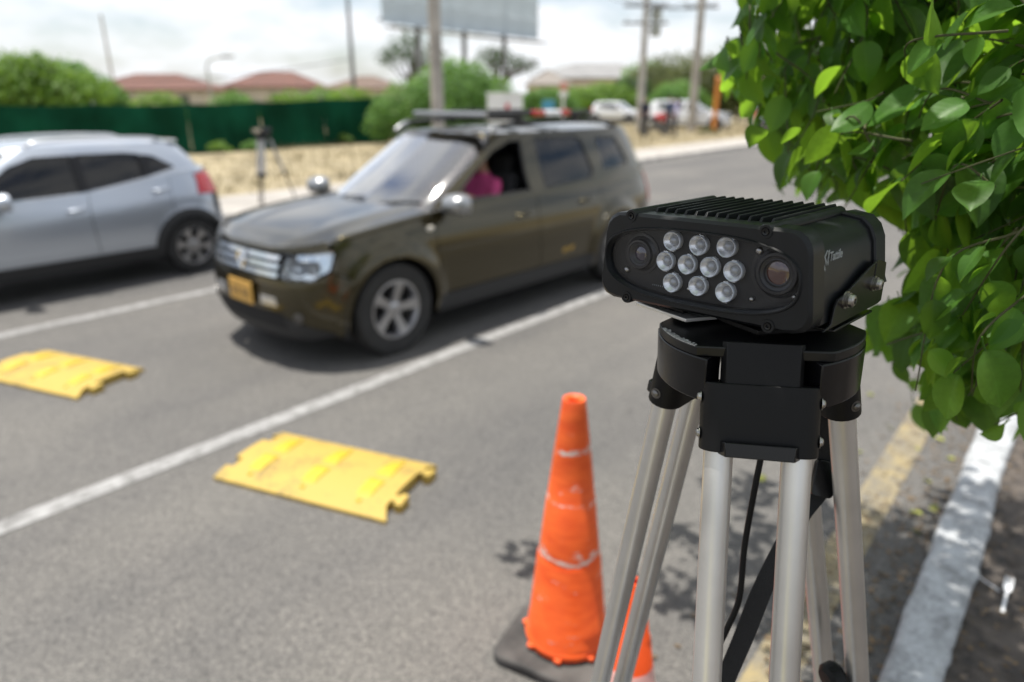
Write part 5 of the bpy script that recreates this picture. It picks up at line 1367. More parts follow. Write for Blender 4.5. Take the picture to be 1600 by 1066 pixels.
tree('round_shrub', 'large rounded green shrub behind the concrete pole at the end of the fence', 'shrub', c.x, c.y,
     [(0, 0, 1.6, 2.1, 1.9, 1.65), (-1.7 * _ca, -1.7 * _sa, 1.25, 1.5, 1.6, 1.25), (1.5 * _ca, 1.5 * _sa, 1.35, 1.7, 1.6, 1.35), (0.5, 0.3, 2.3, 1.4, 1.4, 1.05), (-2.6 * _ca, -2.6 * _sa, 0.85, 1.0, 1.1, 0.95), (2.3 * _ca, 2.3 * _sa, 0.9, 1.1, 1.1, 1.0)], M_LEAF_MID, 22000, 0.085, 1, 0.14)
c = far(50, 150, 36)
tree('left_tree', 'bright green tree rising above the fence at the far left', 'tree', c.x, c.y,
     [(0, 0, 2.2, 1.9, 1.8, 1.3), (-2.0 * _ca, -2.0 * _sa, 2.2, 1.6, 1.6, 1.25), (1.8 * _ca, 1.8 * _sa, 1.9, 1.5, 1.4, 1.05), (0.4, 0, 2.9, 1.1, 1.1, 0.7)], M_LEAF_LIGHT, 9000, 0.12, 2, 0.16, hollow=0.4)
c = far(112, 150, 40)
tree('leafy_tree', 'duller green tree beside the bright one above the fence', 'tree', c.x, c.y, [(0, 0, 2.2, 1.6, 1.5, 1.3), (1.5 * _ca, 1.5 * _sa, 1.7, 1.1, 1.1, 1.0)], M_LEAF_MID, 5000, 0.13, 9, 0.13, hollow=0.35)
for (px, py, D, w_, m_, sd_, lab) in ((245, 150, 44, 1.5, M_LEAF_LIGHT, 3, 'pale shrub top in front of the left brick roof'), (360, 148, 46, 1.3, M_LEAF_MID, 4, 'shrub top between the two brick roofs behind the fence'), (455, 146, 48, 1.7, M_LEAF_LIGHT, 5, 'pale shrub top in front of the right brick roof'), (505, 141, 52, 1.6, M_LEAF_MID, 6, 'shrub rising right of the brick roofs above the fence'), (548, 142, 44, 1.6, M_LEAF_LIGHT, 7, 'shrub at the right end of the fence beside the round shrub')):
    c = far(px, py, D)
    tree('shrub', lab, 'shrub', c.x, c.y, [(0, 0, c.z * 0.6, w_, w_, c.z * 0.5), (0.7, 0.4, c.z * 0.5, w_ * .8, w_ * .8, c.z * 0.42)], m_, 1600, 0.14, sd_, 0.08, 'shrubs behind the fence', limbs=3)
c = far(640, 75, 50)
tree('sparse_tree', 'sparse thin-leaved tree standing in front of the billboard left of the pole', 'tree', c.x, c.y, [(0, 0, 4.9, 1.6, 1.6, 1.3), (-1.4 * _ca, -1.4 * _sa, 4.4, 1.1, 1.1, 0.8), (1.2, 0.9, 4.2, 1.2, 1.2, 1.0)], M_LEAF_DARK, 900, 0.13, 8, 0.16, hollow=0.2, limbs=14)
c = far(775, 85, 52)
tree('sparse_tree', 'sparse tree with dark twigs under the right half of the billboard', 'tree', c.x, c.y, [(0, 0, 4.4, 1.9, 1.6, 1.0), (2.0 * _ca, 2.0 * _sa, 4.0, 1.3, 1.2, 0.7)], M_LEAF_DARK, 650, 0.14, 18, 0.18, hollow=0.2, limbs=18)
for (px, top, D, w_, m_, sd_, lab) in ((905, 138, 58, 2.6, M_LEAF_LIGHT, 31, 'low bright green hedge tree left of the parked white car'), (950, 130, 60, 2.7, M_LEAF_LIGHT, 32, 'bright rounded tree behind the parked white hatchback'), (990, 122, 62, 2.2, M_LEAF_DARK, 33, 'dark green tree behind the pale leaning pole'), (855, 138, 54, 2.0, M_LEAF_MID, 34, 'green tree right of the round shrub behind the white signboard'), (1030, 100, 66, 3.0, M_LEAF_OLIVE, 35, 'olive tree behind the people and the parked cars'), (1062, 128, 55, 2.0, M_LEAF_MID, 36, 'green shrub between the two tall poles'), (1105, 88, 60, 3.4, M_LEAF_OLIVE, 37, 'tall olive tree behind the orange post'), (1062, 82, 68, 3.8, M_LEAF_OLIVE, 42, 'dull tree between the two tall poles, behind the green shrub'), (1015, 95, 70, 2.8, M_LEAF_MID, 43, 'green tree crown seen just right of the pale pole'), (1165, 75, 62, 3.6, M_LEAF_OLIVE, 38, 'tall olive tree behind the overhanging branch'), (1250, 40, 58, 4.5, M_LEAF_OLIVE, 39, 'large dull tree glimpsed through the overhanging branch'), (1400, 60, 70, 6.0, M_LEAF_MID, 40, 'broad tree mass glimpsed through the right of the branch'), (1540, 70, 75, 6.0, M_LEAF_OLIVE, 41, 'broad tree at the far right behind the branch')):
    c = far(px, top, D); h_ = c.z
    tree('tree', lab, 'tree', c.x, c.y, [(0, 0, h_ * 0.62, w_, w_, h_ * 0.40), (w_ * .6 * _ca, w_ * .6 * _sa, h_ * 0.45, w_ * .7, w_ * .7, h_ * .36), (-w_ * .6 * _ca, -w_ * .6 * _sa, h_ * .42, w_ * .7, w_ * .7, h_ * .36), (0, 0, h_ * .25, w_ * .8, w_ * .8, h_ * .25)], m_, 4200, 0.14 + 0.016 * w_, sd_, 0.13, 'trees across the road', limbs=5)
# weeds along the fence foot
for (px, py, s_, m_) in ((395, 238, 0.20, M_LEAF_MID), (537, 222, 0.17, M_LEAF_LIGHT), (345, 240, 0.22, M_LEAF_LIGHT), (1105, 212, 0.22, M_LEAF_OLIVE)):
    c = gnd(px, py, 0.0); lab = {395: 'small green weed at the fence foot above the distant tripod', 537: 'pale weed clump near the right end of the fence', 345: 'pale weed clump on the verge behind the silver hatchback', 1105: 'small dark bush on the verge in front of the parked cars'}[px]
    tree('weed', lab, 'plant', c.x, c.y, [(0, 0, 0.2, s_ * 1.5, s_ * 1.2, s_), (s_ * 1.4, 0.1, 0.12, s_, s_, s_ * .6), (-s_ * 1.2, -0.1, 0.15, s_ * .8, s_, s_ * .9)], m_, 260, 0.07, int(px), 0.02, 'weeds on the verge', limbs=3)
# ------------------------------------------------------------------ houses and the long building
M_TILE = mat('brick_red_tiles', (0.12, 0.055, 0.042), 0.85, var=0.3, vscale=2, bump=0.6, bscale=6, bdist=0.05)
M_WALL = mat('plaster_wall', (0.55, 0.48, 0.40), 0.85, var=0.1, vscale=1)
M_WIN = mat('dark_window_glass', (0.03, 0.035, 0.04), 0.1)
M_ROOFGREY = mat('grey_roof_sheet', (0.20, 0.20, 0.20), 0.7, var=0.15, vscale=0.4)
def house(label, px, D, w_, dp, zw, zr, m_roof, rot=0.0):
    c = far(px, 150, D); t = thing('house', label, 'house', (c.x, c.y, 0), (0, 0, math.atan2(_sa, _ca) + rot))
    obj('wall', MB().box((0, 0, zw / 2), (w_, dp, zw)), M_WALL, t, None)
    e = 0.5; r0 = [(-w_ / 2 - e, -dp / 2 - e, zw), (w_ / 2 + e, -dp / 2 - e, zw), (w_ / 2 + e, dp / 2 + e, zw), (-w_ / 2 - e, dp / 2 + e, zw), (-w_ / 2 + dp * .45, 0, zr), (w_ / 2 - dp * .45, 0, zr)]
    r1 = [(x, y, z - 0.12) for x, y, z in r0[:4]]
    obj('roof', MB().add(r0 + r1, [(0, 1, 5, 4), (2, 3, 4, 5), (1, 2, 5), (3, 0, 4), (6, 7, 1, 0), (7, 8, 2, 1), (8, 9, 3, 2), (9, 6, 0, 3), (6, 9, 8, 7)]), m_roof, t, None)
    for k in range(max(2, int(w_ / 3.2))):
        x = -w_ / 2 + w_ * (k + 0.5) / max(2, int(w_ / 3.2))
        wn = obj('window', MB().box((x, -dp / 2 - 0.02, zw * 0.58), (1.3, 0.08, 1.1)), M_WALL, t, None); obj('pane', MB().box((x, -dp / 2 - 0.065, zw * 0.58), (1.1, 0.02, 0.9)), M_WIN, wn, None)
    return t
house('house with a wide brick-red hipped roof behind the left part of the fence', 250, 95, 13, 9, 2.6, 4.35, M_TILE)
house('house with a brick-red hipped roof behind the middle of the fence', 437, 100, 12, 9, 3.0, 4.9, M_TILE, 0.2)
house('house with a brown roof just left of the round shrub', 575, 95, 9, 8, 2.8, 4.3, mat('brown_tiles', (0.13, 0.09, 0.07), 0.85, var=0.3, vscale=2))
house('long pale building with a grey roof behind the parked cars', 930, 105, 17, 12, 4.2, 6.3, M_ROOFGREY, -0.1)
house('small pale gabled building left of the long grey-roofed one', 855, 92, 5, 6, 3.2, 5.0, mat('pale_roof', (0.20, 0.18, 0.16), 0.8))
# ------------------------------------------------------------------ billboard
bl, br_ = far(597, 35, 40.7), far(840, 62, 52.0)
M_BILL = mat('weathered_billboard_sheet', (0.52, 0.60, 0.66), 0.5, 0.1, var=0.12, vscale=0.5)
bd = thing('billboard', 'large blank blue-grey billboard high above the round shrub', 'billboard', (bl.x, bl.y, 0))
ux = Vector((br_.x - bl.x, br_.y - bl.y, 0)); wl = ux.length; bd.rotation_euler = (0, 0, math.atan2(ux.y, ux.x)); zb0, zb1 = 5.6, 10.4
nc, nr_ = 8, 4
sheet_me = MB().box((0, 0, 0), (wl / nc - 0.03, 0.06, (zb1 - zb0) / nr_ - 0.03)).mesh('sheet', M_BILL)
for i in range(nc):
    for j in range(nr_):
        s_ = link('sheet', sheet_me, bd); s_.location = (wl * (i + .5) / nc, 0.01 * ((i * 7 + j * 3) % 3), zb0 + (zb1 - zb0) * (j + .5) / nr_)
fr = MB()
for k in range(4): fr.box((wl / 2, 0.22, zb0 + 0.15 + (zb1 - zb0 - .3) * k / 3), (wl, 0.12, 0.12))
for k in range(6): fr.box((wl * (k + .5) / 6, 0.36, (zb0 + zb1) / 2), (0.14, 0.14, zb1 - zb0))
obj('frame', fr, M_DARKSTEEL, bd, None)
for k in (0.22, 0.5, 0.78): obj('post', MB().cyl((wl * k, 0.5, -0.1), (wl * k, 0.5, zb1), 0.16, n=14), M_DARKSTEEL, bd, 40)
obj('catwalk', MB().box((wl / 2, -0.5, zb0 - 0.25), (wl, 0.9, 0.06)), M_DARKSTEEL, bd, None)
# ------------------------------------------------------------------ poles and wires
def pole(label, px, D, h_, r0, r1, m_, arms=(), lean=(0, 0), name='utility_pole', cat='pole'):
    c = far(px, 178, D); t = thing(name, label, cat, (c.x, c.y, 0)); t.rotation_euler = (lean[0], lean[1], 0)
    obj('shaft', MB().cyl((0, 0, -0.1), (0, 0, h_), r0, r1, 18), m_, t, 40)
    for (z, w_, a) in arms:
        ar = obj('cross_arm', MB().box((0, 0, 0), (w_, 0.1, 0.12), 0, T(0, 0, z) @ Rz(a)), M_DARKSTEEL, t, None)
        for k in (-0.42, -0.15, 0.15, 0.42):
            obj('insulator', MB().lathe([(0.03, 0), (0.06, 0.05), (0.03, 0.08), (0.055, 0.13), (0.0, 0.2)], 10, 0, T(k * w_ * math.cos(a), k * w_ * math.sin(a), z + 0.06)), M_CONC, ar, 40)
    return Vector((c.x, c.y, h_))
M_POLE = mat('weathered_concrete_pole', (0.36, 0.335, 0.30), 0.85, var=0.25, vscale=2.5, bump=0.3, bscale=20)
tA = pole('thick concrete pole standing behind the olive SUV', 684, 17.5, 8.5, 0.165, 0.12, M_POLE, ((8.0, 1.8, 0.9),))
tB = pole('pale concrete pole left of the parked white SUV', 1000, 44, 10.5, 0.22, 0.14, M_CONC, ((6.75, 2.6, 0.7), (5.85, 2.6, 0.7)))
for k_, z_ in ((0, 6.35), (1, 5.5)):
    q_ = far(1000, 178, 44); tr0 = thing('transformer', ('upper' if k_ == 0 else 'lower') + ' grey transformer box hung on the pale concrete pole', 'transformer', (q_.x + 0.62 * _ca, q_.y + 0.62 * _sa, z_ - 0.35))
    obj('tank', MB().lathe([(0, 0), (0.26, 0.0), (0.30, 0.04), (0.30, 0.62), (0.24, 0.70), (0, 0.72)], 18), M_POST, tr0, 35)
    obj('bracket', MB().box((-0.36 * _ca, -0.36 * _sa, 0.36), (0.22, 0.22, 0.08)), M_DARKSTEEL, tr0, None)
    for s_ in (-0.12, 0.12): obj('bushing', MB().lathe([(0.04, 0.70), (0.05, 0.76), (0.03, 0.82), (0.045, 0.88), (0, 0.94)], 10, 0, T(s_, 0, 0)), M_CONC, tr0, 40)
tC = pole('grey concrete pole right of the pale one, behind the parked white SUV', 1082, 41, 10.0, 0.24, 0.15, M_POLE, ((6.3, 1.8, 0.7),))
tD = pole('thin dark pole above the right brick roof', 556, 60, 9.6, 0.20, 0.12, M_DARKSTEEL)
tE = pole('thin pale pole above the left brick roof', 186, 75, 8.6, 0.13, 0.09, M_POLE)
c = far(330, 150, 62); t = thing('street_lamp', 'street lamp with a curved arm above the fence between the brick roofs', 'street lamp', (c.x, c.y, 0))
obj('mast', MB().tube(spline([(0, 0, -0.1), (0, 0, 3), (0, 0, 4.1), (0.5 * _ca, 0.5 * _sa, 4.6), (1.4 * _ca, 1.4 * _sa, 4.75)], 6), 0.08, 10), M_POST, t, 50)
obj('lamp_head', MB().box((0, 0, 0), (0.9, 0.35, 0.18), 0, T(1.7 * _ca, 1.7 * _sa, 4.78) @ Rz(YAW)), M_DARKSTEEL, t, 30, 0.05)
def wire(label, a, c, sag, r=0.025):
    P = [a + (c - a) * (k / 16) - Vector((0, 0, sag * 4 * (k / 16) * (1 - k / 16))) for k in range(17)]
    tag(obj('overhead_wire', MB().tube(P, r, 5), M_BLACK_PL, None, None), label, 'wire', 'wires strung between the poles')
for k in range(3):
    o_ = Vector((0.6 * (k - 1), 0.5 * (k - 1), 0))
    wire(('left', 'middle', 'right')[k] + 'most overhead wire of three between the pale pole and the grey pole'.replace('most' if k == 1 else '#', ''), tB + o_ + Vector((0, 0, -3.6)), tC + o_ + Vector((0, 0, -3.5)), 0.3)
    wire(('nearest', 'middle', 'farthest')[k] + ' of three overhead wires running left from the pale pole past the billboard', tB + o_ + Vector((0, 0, -3.6)), tA + o_ * .8 + Vector((0, 0, -0.4)), 1.0, 0.018)
wire('low overhead wire crossing the sky above the fence to the thin dark pole', tD + Vector((0, 0, -4.9)), far(0, 118, 70), 0.9, 0.03)
wire('overhead wire leaving the grey pole towards the upper right', tC + Vector((0, 0, -0.4)), Vector((-4.0, 70.0, 9.5)), 0.6, 0.025)
# ------------------------------------------------------------------ signs
M_SIGNW = mat('white_sign_sheet', (0.70, 0.72, 0.74), 0.5, var=0.08, vscale=4)
M_SIGNR = mat('red_sign_paint', (0.50, 0.05, 0.06), 0.5)
c = far(789, 165, 23); t = thing('signboard', 'white signboard with a small red mark seen above the SUV roof rack', 'sign', (c.x, c.y, 0), (0, 0, YAW))
obj('board', MB().box((0, 0, 1.52), (1.12, 0.06, 0.84)), M_SIGNW, t, None, 0.02)
obj('rim', MB().box((0, -0.01, 1.965), (1.2, 0.10, 0.07)), M_SIGNW, t, None)
obj('red_mark', MB().box((0.08, -0.035, 1.58), (0.13, 0.008, 0.20)), M_SIGNR, t, None)
for s_ in (-0.45, 0.45): obj('post', MB().cyl((s_, 0.06, -0.2), (s_, 0.06, 1.9), 0.03, n=10), M_POST, t, 40)
c = far(880, 160, 42); t = thing('road_sign', 'small red and white road sign on a pale post right of the signboard', 'sign', (c.x, c.y, 0), (0, 0, YAW))
obj('post', MB().cyl((0, 0.05, -0.05), (0, 0.05, 2.6), 0.07, n=10), M_SIGNW, t, 40)
obj('plate', MB().prism([(0.26 * math.cos(k * math.pi / 4 + .39), 0.26 * math.sin(k * math.pi / 4 + .39)) for k in range(8)], 0, 0.03, 0, T(0, 0.0, 2.42) @ Rx(math.pi / 2)), mat('faded_red_sign', (0.55, 0.25, 0.20), 0.5), t, None)
obj('lower_plate', MB().box((0, -0.02, 2.0), (0.5, 0.03, 0.28)), M_SIGNW, t, None)
c = far(857, 162, 44); t = thing('blue_sign', 'small blue sign between the signboard and the road sign', 'sign', (c.x, c.y, 0), (0, 0, YAW))
obj('plate', MB().prism(rrect(0.75, 0.65, 0.08, 4), 0, 0.03, 0, T(0, 0, 1.35) @ Rx(math.pi / 2)), mat('blue_sign_paint', (0.06, 0.28, 0.45), 0.5), t, None)
obj('post', MB().cyl((0, 0.04, -0.05), (0, 0.04, 1.3), 0.03, n=8), M_POST, t, 40)
c = far(1118, 170, 39); t = thing('orange_post', 'orange post standing by the parked white SUV', 'post', (c.x, c.y, 0))
obj('shaft', MB().cyl((0, 0, -0.05), (0, 0, 2.75), 0.13, 0.12, 14), mat('orange_paint', (0.60, 0.22, 0.03), 0.5, var=0.1, vscale=3), t, 40)
obj('cap', MB().lathe([(0.0, 2.86), (0.08, 2.84), (0.15, 2.76), (0.15, 2.70)], 14), mat('orange_cap', (0.5, 0.18, 0.03), 0.5), t, 40)
# ------------------------------------------------------------------ parked cars, people, motorcycle
M_WHITECAR = mat('white_paint', (0.72, 0.74, 0.77), 0.3, 0.0, 0.5, coat=1.0)
def parked(name, label, sp, m_, px, D, ang):
    c = gnd(px, D) if D > 100 else far(px, 160, D)
    t = thing(name, label, 'car', (c.x, c.y, 0.05), (0, 0, 0), 'cars parked across the road')
    build_car(t, dict(sp, open=False), m_, 0.14)
    t.rotation_euler = (0, 0, ang); off = Rz(ang).to_3x3() @ Vector((0, sp['L'] / 2, 0)); t.location = Vector((c.x, c.y, 0.05)) - off
parked('parked_hatchback', 'white hatchback parked left of the pale pole', SIL, M_WHITECAR, 966, 51, YAW + rad(60))
parked('parked_suv', 'white SUV parked between the people and the orange post', SUV, M_WHITECAR, 1078, 42, YAW + rad(68))
parked('parked_hatchback', 'blue-grey hatchback parked far right behind the overhanging branch', SIL, M_SILVER, 1240, 40, YAW + rad(70))
def stander(label, px, D, shirt, legs, face, h_=1.70, arms=0.12):
    c = far(px, 165, D); s_ = h_ / 1.72
    J = [((0, 0, 0.95), (0.15, 0.11)), ((0, 0, 1.15), (0.145, 0.10)), ((0, 0, 1.36), (0.17, 0.105)), ((0, 0, 1.46), (0.075, 0.07)), ((0, 0.005, 1.52), (0.052, 0.055)), ((0, 0.01, 1.58), (0.064, 0.078)), ((0, 0.012, 1.65), (0.070, 0.086)), ((0, 0.005, 1.70), (0.048, 0.058)), ((0, 0.105, 1.615), 0.014)]
    E_ = [(0, 1), (1, 2), (2, 3), (3, 4), (4, 5), (5, 6), (6, 7), (5, 8)]
    for sx in (-1, 1):
        k = len(J); J += [((sx * 0.19, 0, 1.40), 0.06), ((sx * (0.22 + arms * .3), 0.0, 1.12), 0.045), ((sx * (0.20 + arms * .2), arms, 0.90), 0.034), ((sx * (0.20 + arms * .2), arms + 0.03, 0.80), (0.028, 0.04))]
        E_ += [(2, k), (k, k + 1), (k + 1, k + 2), (k + 2, k + 3)]
        k = len(J); J += [((sx * 0.10, 0, 0.86), 0.095), ((sx * 0.11, 0.01, 0.48), 0.064), ((sx * 0.12, -0.02, 0.09), 0.044), ((sx * 0.13, 0.14, 0.035), 0.036)]
        E_ += [(0, k), (k, k + 1), (k + 1, k + 2), (k + 2, k + 3)]
    me = skin_mesh(J, E_, 'body', [M_SKIN, shirt, legs, M_BLACK_PL])
    paint_by(me, lambda c_: 3 if c_.z < 0.08 else (2 if c_.z < 0.96 and abs(c_.x) < 0.2 and c_.y < 0.11 else (0 if c_.z > 1.49 or c_.z < 1.08 and abs(c_.x) > 0.19 else 1)))
    t = thing('person', label, 'person', (c.x, c.y, 0.14), (0, 0, face)); t.scale = (s_, s_, s_)
    link('body', me, t); head_parts(t, Vector((0, 0.012, 1.63)), (0, 1, 0))
stander('person in dark clothes standing left of the parked white SUV', 1009, 35.0, M_NAVY, M_NAVY, YAW + 2.4)
stander('person in a lavender shirt standing in front of the parked white SUV', 1058, 33.5, M_LAV, M_NAVY, YAW + 1.2, 1.66)
stander('person in blue and navy standing beside the one in lavender', 1047, 36.0, M_JEANS, M_NAVY, YAW + 3.4, 1.72)
c = far(1024, 185, 34.0); mb_ = thing('motorcycle', 'red motorcycle parked beside the person in dark clothes', 'motorcycle', (c.x, c.y, 0.14), (0, 0, YAW + 0.5))
for x in (-0.62, 0.62):
    wv = empty('wheel'); wv.parent = mb_; wv.matrix_local = T(x, 0, 0.30) @ Rx(math.pi / 2)
    obj('tyre', MB().lathe([(0.22, -0.045), (0.28, -0.05), (0.305, 0), (0.28, 0.05), (0.22, 0.045)], 24, close=True), M_TYRE, wv, 50)
    obj('rim', MB().lathe([(0.0, 0.02), (0.05, 0.03), (0.2, 0.012), (0.23, 0.02), (0.23, -0.02), (0.0, -0.02)], 20), M_DARKSTEEL, wv, 40)
obj('frame', MB().tube([(-0.62, 0, 0.3), (-0.1, 0, 0.42), (0.35, 0, 0.75), (0.45, 0, 0.9)], 0.03, 8).tube([(0.62, 0, 0.3), (0.42, 0, 0.98)], 0.028, 8).box((0.02, 0, 0.42), (0.34, 0.24, 0.26)), M_DARKSTEEL, mb_, 40)
obj('tank', MB().tube([(-0.05, 0, 0.78), (0.1, 0, 0.84), (0.28, 0, 0.84), (0.4, 0, 0.76)], [0.09, 0.14, 0.15, 0.08], 14), M_RED, mb_, 50)
obj('fairing', MB().tube([(0.42, 0, 0.62), (0.5, 0, 0.85), (0.42, 0, 1.0)], [0.1, 0.13, 0.08], 12), M_RED, mb_, 50)
obj('seat', MB().tube([(-0.75, 0, 0.80), (-0.5, 0, 0.78), (-0.05, 0, 0.76)], [0.08, 0.12, 0.1], 12), M_BLACK_PL, mb_, 50)
obj('handlebar', MB().tube([(0.32, -0.34, 1.05), (0.42, -0.2, 1.02), (0.42, 0.2, 1.02), (0.32, 0.34, 1.05)], 0.016, 8), M_DARKSTEEL, mb_, 50)
# ================================================================== the overhanging tree in front
M_LEAF = leaf_mat('broad_leaves', (0.055, 0.140, 0.022), (0.30, 0.54, 0.036), 0.45, 0.55, 0.45, 9.0, 1.0, True)
rt = random.Random(42)
def leaf_mesh(seed, L=1.0, wmax=0.335):
    r_ = random.Random(seed); NU, NV = 10, 3; vs = []; fs = []
    bend = r_.uniform(0.25, 0.9); fold = r_.uniform(0.12, 0.34); tw = r_.uniform(-0.35, 0.35); wav = r_.uniform(0.01, 0.03); side = r_.uniform(-.06, .06)
    for i in range(NU + 1):
        t = i / NU; w = wmax * (math.sin(math.pi * min(1, t ** 0.82)) ** 0.72) * (1 if t < 0.86 else max(0.0, 1 - ((t - 0.86) / 0.14) * 0.55)) if 0 < t < 1 else 0.004
        if t == 1: w = 0.004
        x = t; z = -bend * t * t * 0.5
        for j in range(-NV, NV + 1):
            q = j / NV; yy = q * w; zz = z + abs(q) * w * fold + wav * math.sin(7 * t + q * 2 + seed) * abs(q) + tw * t * yy
            vs.append((x, yy + side * math.sin(math.pi * t), zz))
    n = 2 * NV + 1
    for i in range(NU):
        for j in range(n - 1): a = i * n + j; fs.append((a, a + 1, a + n + 1, a + n))
    b = MB().add(vs, fs)
    b.tube([(-0.22, 0, 0.05), (-0.1, 0, 0.012), (0.02, 0, -0.004)], 0.014, 5)
    return b
leaf_var = [leaf_mesh(k) for k in range(7)]
leaf_mes = [b.mesh('leaf', M_LEAF, 60, False) for b in leaf_var]
def set_luv(me, co):
    a = me.attributes.new('luv', 'FLOAT_VECTOR', 'POINT'); a.data.foreach_set('vector', np.array(co, dtype=np.float32).ravel())
for me_, b in zip(leaf_mes, leaf_var): set_luv(me_, b.v)
rest_luv = []
mask = [(1100, -40), (1140, -5), (1165, 30), (1122, 70), (1105, 118), (1120, 150), (1122, 196), (1160, 206), (1180, 238), (1205, 262), (1195, 300), (1300, 330), (1390, 330), (1400, 470), (1345, 505), (1352, 540), (1395, 575), (1420, 640), (1428, 695), (1462, 700), (1500, 660), (1545, 690), (1560, 690), (1640, 640), (1640, -40)]
def in_view(p):
    q = proj(p); return q[2] > 0.1 and -30 < q[0] < 1630 and -30 < q[1] < 1096
def sun_hit(p): return (p[0] - SUN_TO.x / SUN_TO.z * p[2], p[1] - SUN_TO.y / SUN_TO.z * p[2])
def allowed(p, strict=True):
    q = proj(p)
    if q[2] < 0.15: ok = True
    elif -30 < q[0] < 1630 and -40 < q[1] < 1100:
        ok = in_poly(q[0], q[1], mask) and q[2] > (0.93 if q[0] > 1405 else 1.12)
    else: ok = True
    if not ok: return False
    sx, sy = sun_hit(p)
    if (sx + 1.1) ** 2 + (sy - 1.66) ** 2 < 0.34 ** 2: return False
    if sx < -1.28 and sy < 3.4 and not (abs(sx + 1.56) < 0.2 and abs(sy - 1.93) < 0.18): return False
    if sy > (3.8 if sx > -0.3 else 3.45): return False
    return True
leaves = []     # (position, direction, normal, length)
twigs = []
def grow_twig(start, tip, n, ls, droop=0.12):
    a, c = Vector(start), Vector(tip); m = (a + c) / 2 + Vector((rt.gauss(0, .05), rt.gauss(0, .05), abs(rt.gauss(0.04, .04))))
    P = spline([a, m, c], 6); ok = 0
    for k in range(n):
        t = 0.12 + 0.88 * (k + rt.random() * 0.5) / n; i = min(len(P) - 2, int(t * (len(P) - 1))); p = P[i] + (P[i + 1] - P[i]) * (t * (len(P) - 1) - i)
        d = (P[i + 1] - P[i]).normalized(); sd_ = d.cross(Vector((0, 0, 1))).normalized() * (1 if k % 2 else -1)
        dr = (d * rt.uniform(0.2, 0.8) + sd_ * rt.uniform(0.4, 1.0) + Vector((rt.gauss(0, .25), rt.gauss(0, .25), -rt.uniform(0.15, 1.0)))).normalized()
        nm = Vector((rt.gauss(0, .75), rt.gauss(0, .75) - 0.3, 1.0)).normalized(); L = ls * rt.uniform(0.45, 1.25)
        mid = p + dr * L * 0.6; tip_ = p + dr * L * 1.1
        if allowed(mid) and allowed(tip_): leaves.append((p + dr * L * 0.2, dr, nm, L)); ok += 1
    if ok >= max(2, n // 2):
        Q = []
        for p in reversed(P):
            q = proj(p)
            if q[2] > 0.15 and -30 < q[0] < 1630 and -40 < q[1] < 1100 and not in_poly(q[0], q[1], mask):
                if Q: break
                continue
            Q.append(p)
        if len(Q) > 2: twigs.append(Q[::-1])
# limbs reach over the kerb from a trunk that stands to the right of the view
trunk_base = Vector((1.55, 2.35, 0.05))
limbs = [[(1.55, 2.35, 1.3), (1.1, 2.1, 1.95), (0.5, 1.75, 2.35), (-0.15, 1.5, 2.42), (-0.65, 1.5, 2.30)],
         [(1.55, 2.35, 1.5), (1.05, 2.3, 2.2), (0.4, 2.2, 2.6), (-0.3, 2.3, 2.75), (-0.85, 2.5, 2.7)],
         [(1.55, 2.35, 1.1), (1.15, 2.0, 1.55), (0.75, 1.6, 1.85), (0.35, 1.25, 1.95), (0.05, 1.15, 1.9)],
         [(1.55, 2.35, 1.4), (1.2, 1.7, 2.1), (0.7, 1.1, 2.6), (0.1, 0.7, 2.75), (-0.5, 0.6, 2.65)],
         [(1.55, 2.35, 1.7), (1.3, 2.6, 2.4), (0.7, 2.9, 2.9), (0.0, 3.0, 3.0)],
         [(1.55, 2.35, 1.0), (1.1, 2.2, 1.35), (0.7, 1.95, 1.55), (0.35, 1.75, 1.6)],
         [(1.55, 2.35, 1.5), (1.5, 1.6, 2.3), (1.2, 0.8, 2.8), (0.7, 0.2, 3.0)],
         [(1.55, 2.35, 1.8), (1.9, 2.8, 2.7), (2.1, 3.2, 3.2)]]
limb_pts = [spline(l, 6) for l in limbs]
allp = [p for l in limb_pts for p in l[8:]]
def nearest(p): return min(allp, key=lambda q: (q - p).length)
# visible hanging part
for k in range(385):
    for _ in range(40):
        px, py = rt.uniform(1100, 1630), rt.uniform(-30, 700)
        if in_poly(px, py, mask) and not (px > 1420 and py > 430 and rt.random() < 0.35): break
    near_ = rt.random()
    dep = rt.uniform(1.02, 1.5) if px > 1405 else rt.uniform(1.2, 1.9)
    if near_ < 0.33: dep = rt.uniform(1.5, 2.4)
    tip = at_depth(px, py, dep); s_ = nearest(tip); st = tip + (s_ - tip).normalized() * min((s_ - tip).length, rt.uniform(0.10, 0.22)) + Vector((0, 0, rt.uniform(0.0, 0.08)))
    grow_twig(st, tip, rt.randint(5, 8), 0.070 if px < 1330 else 0.082)
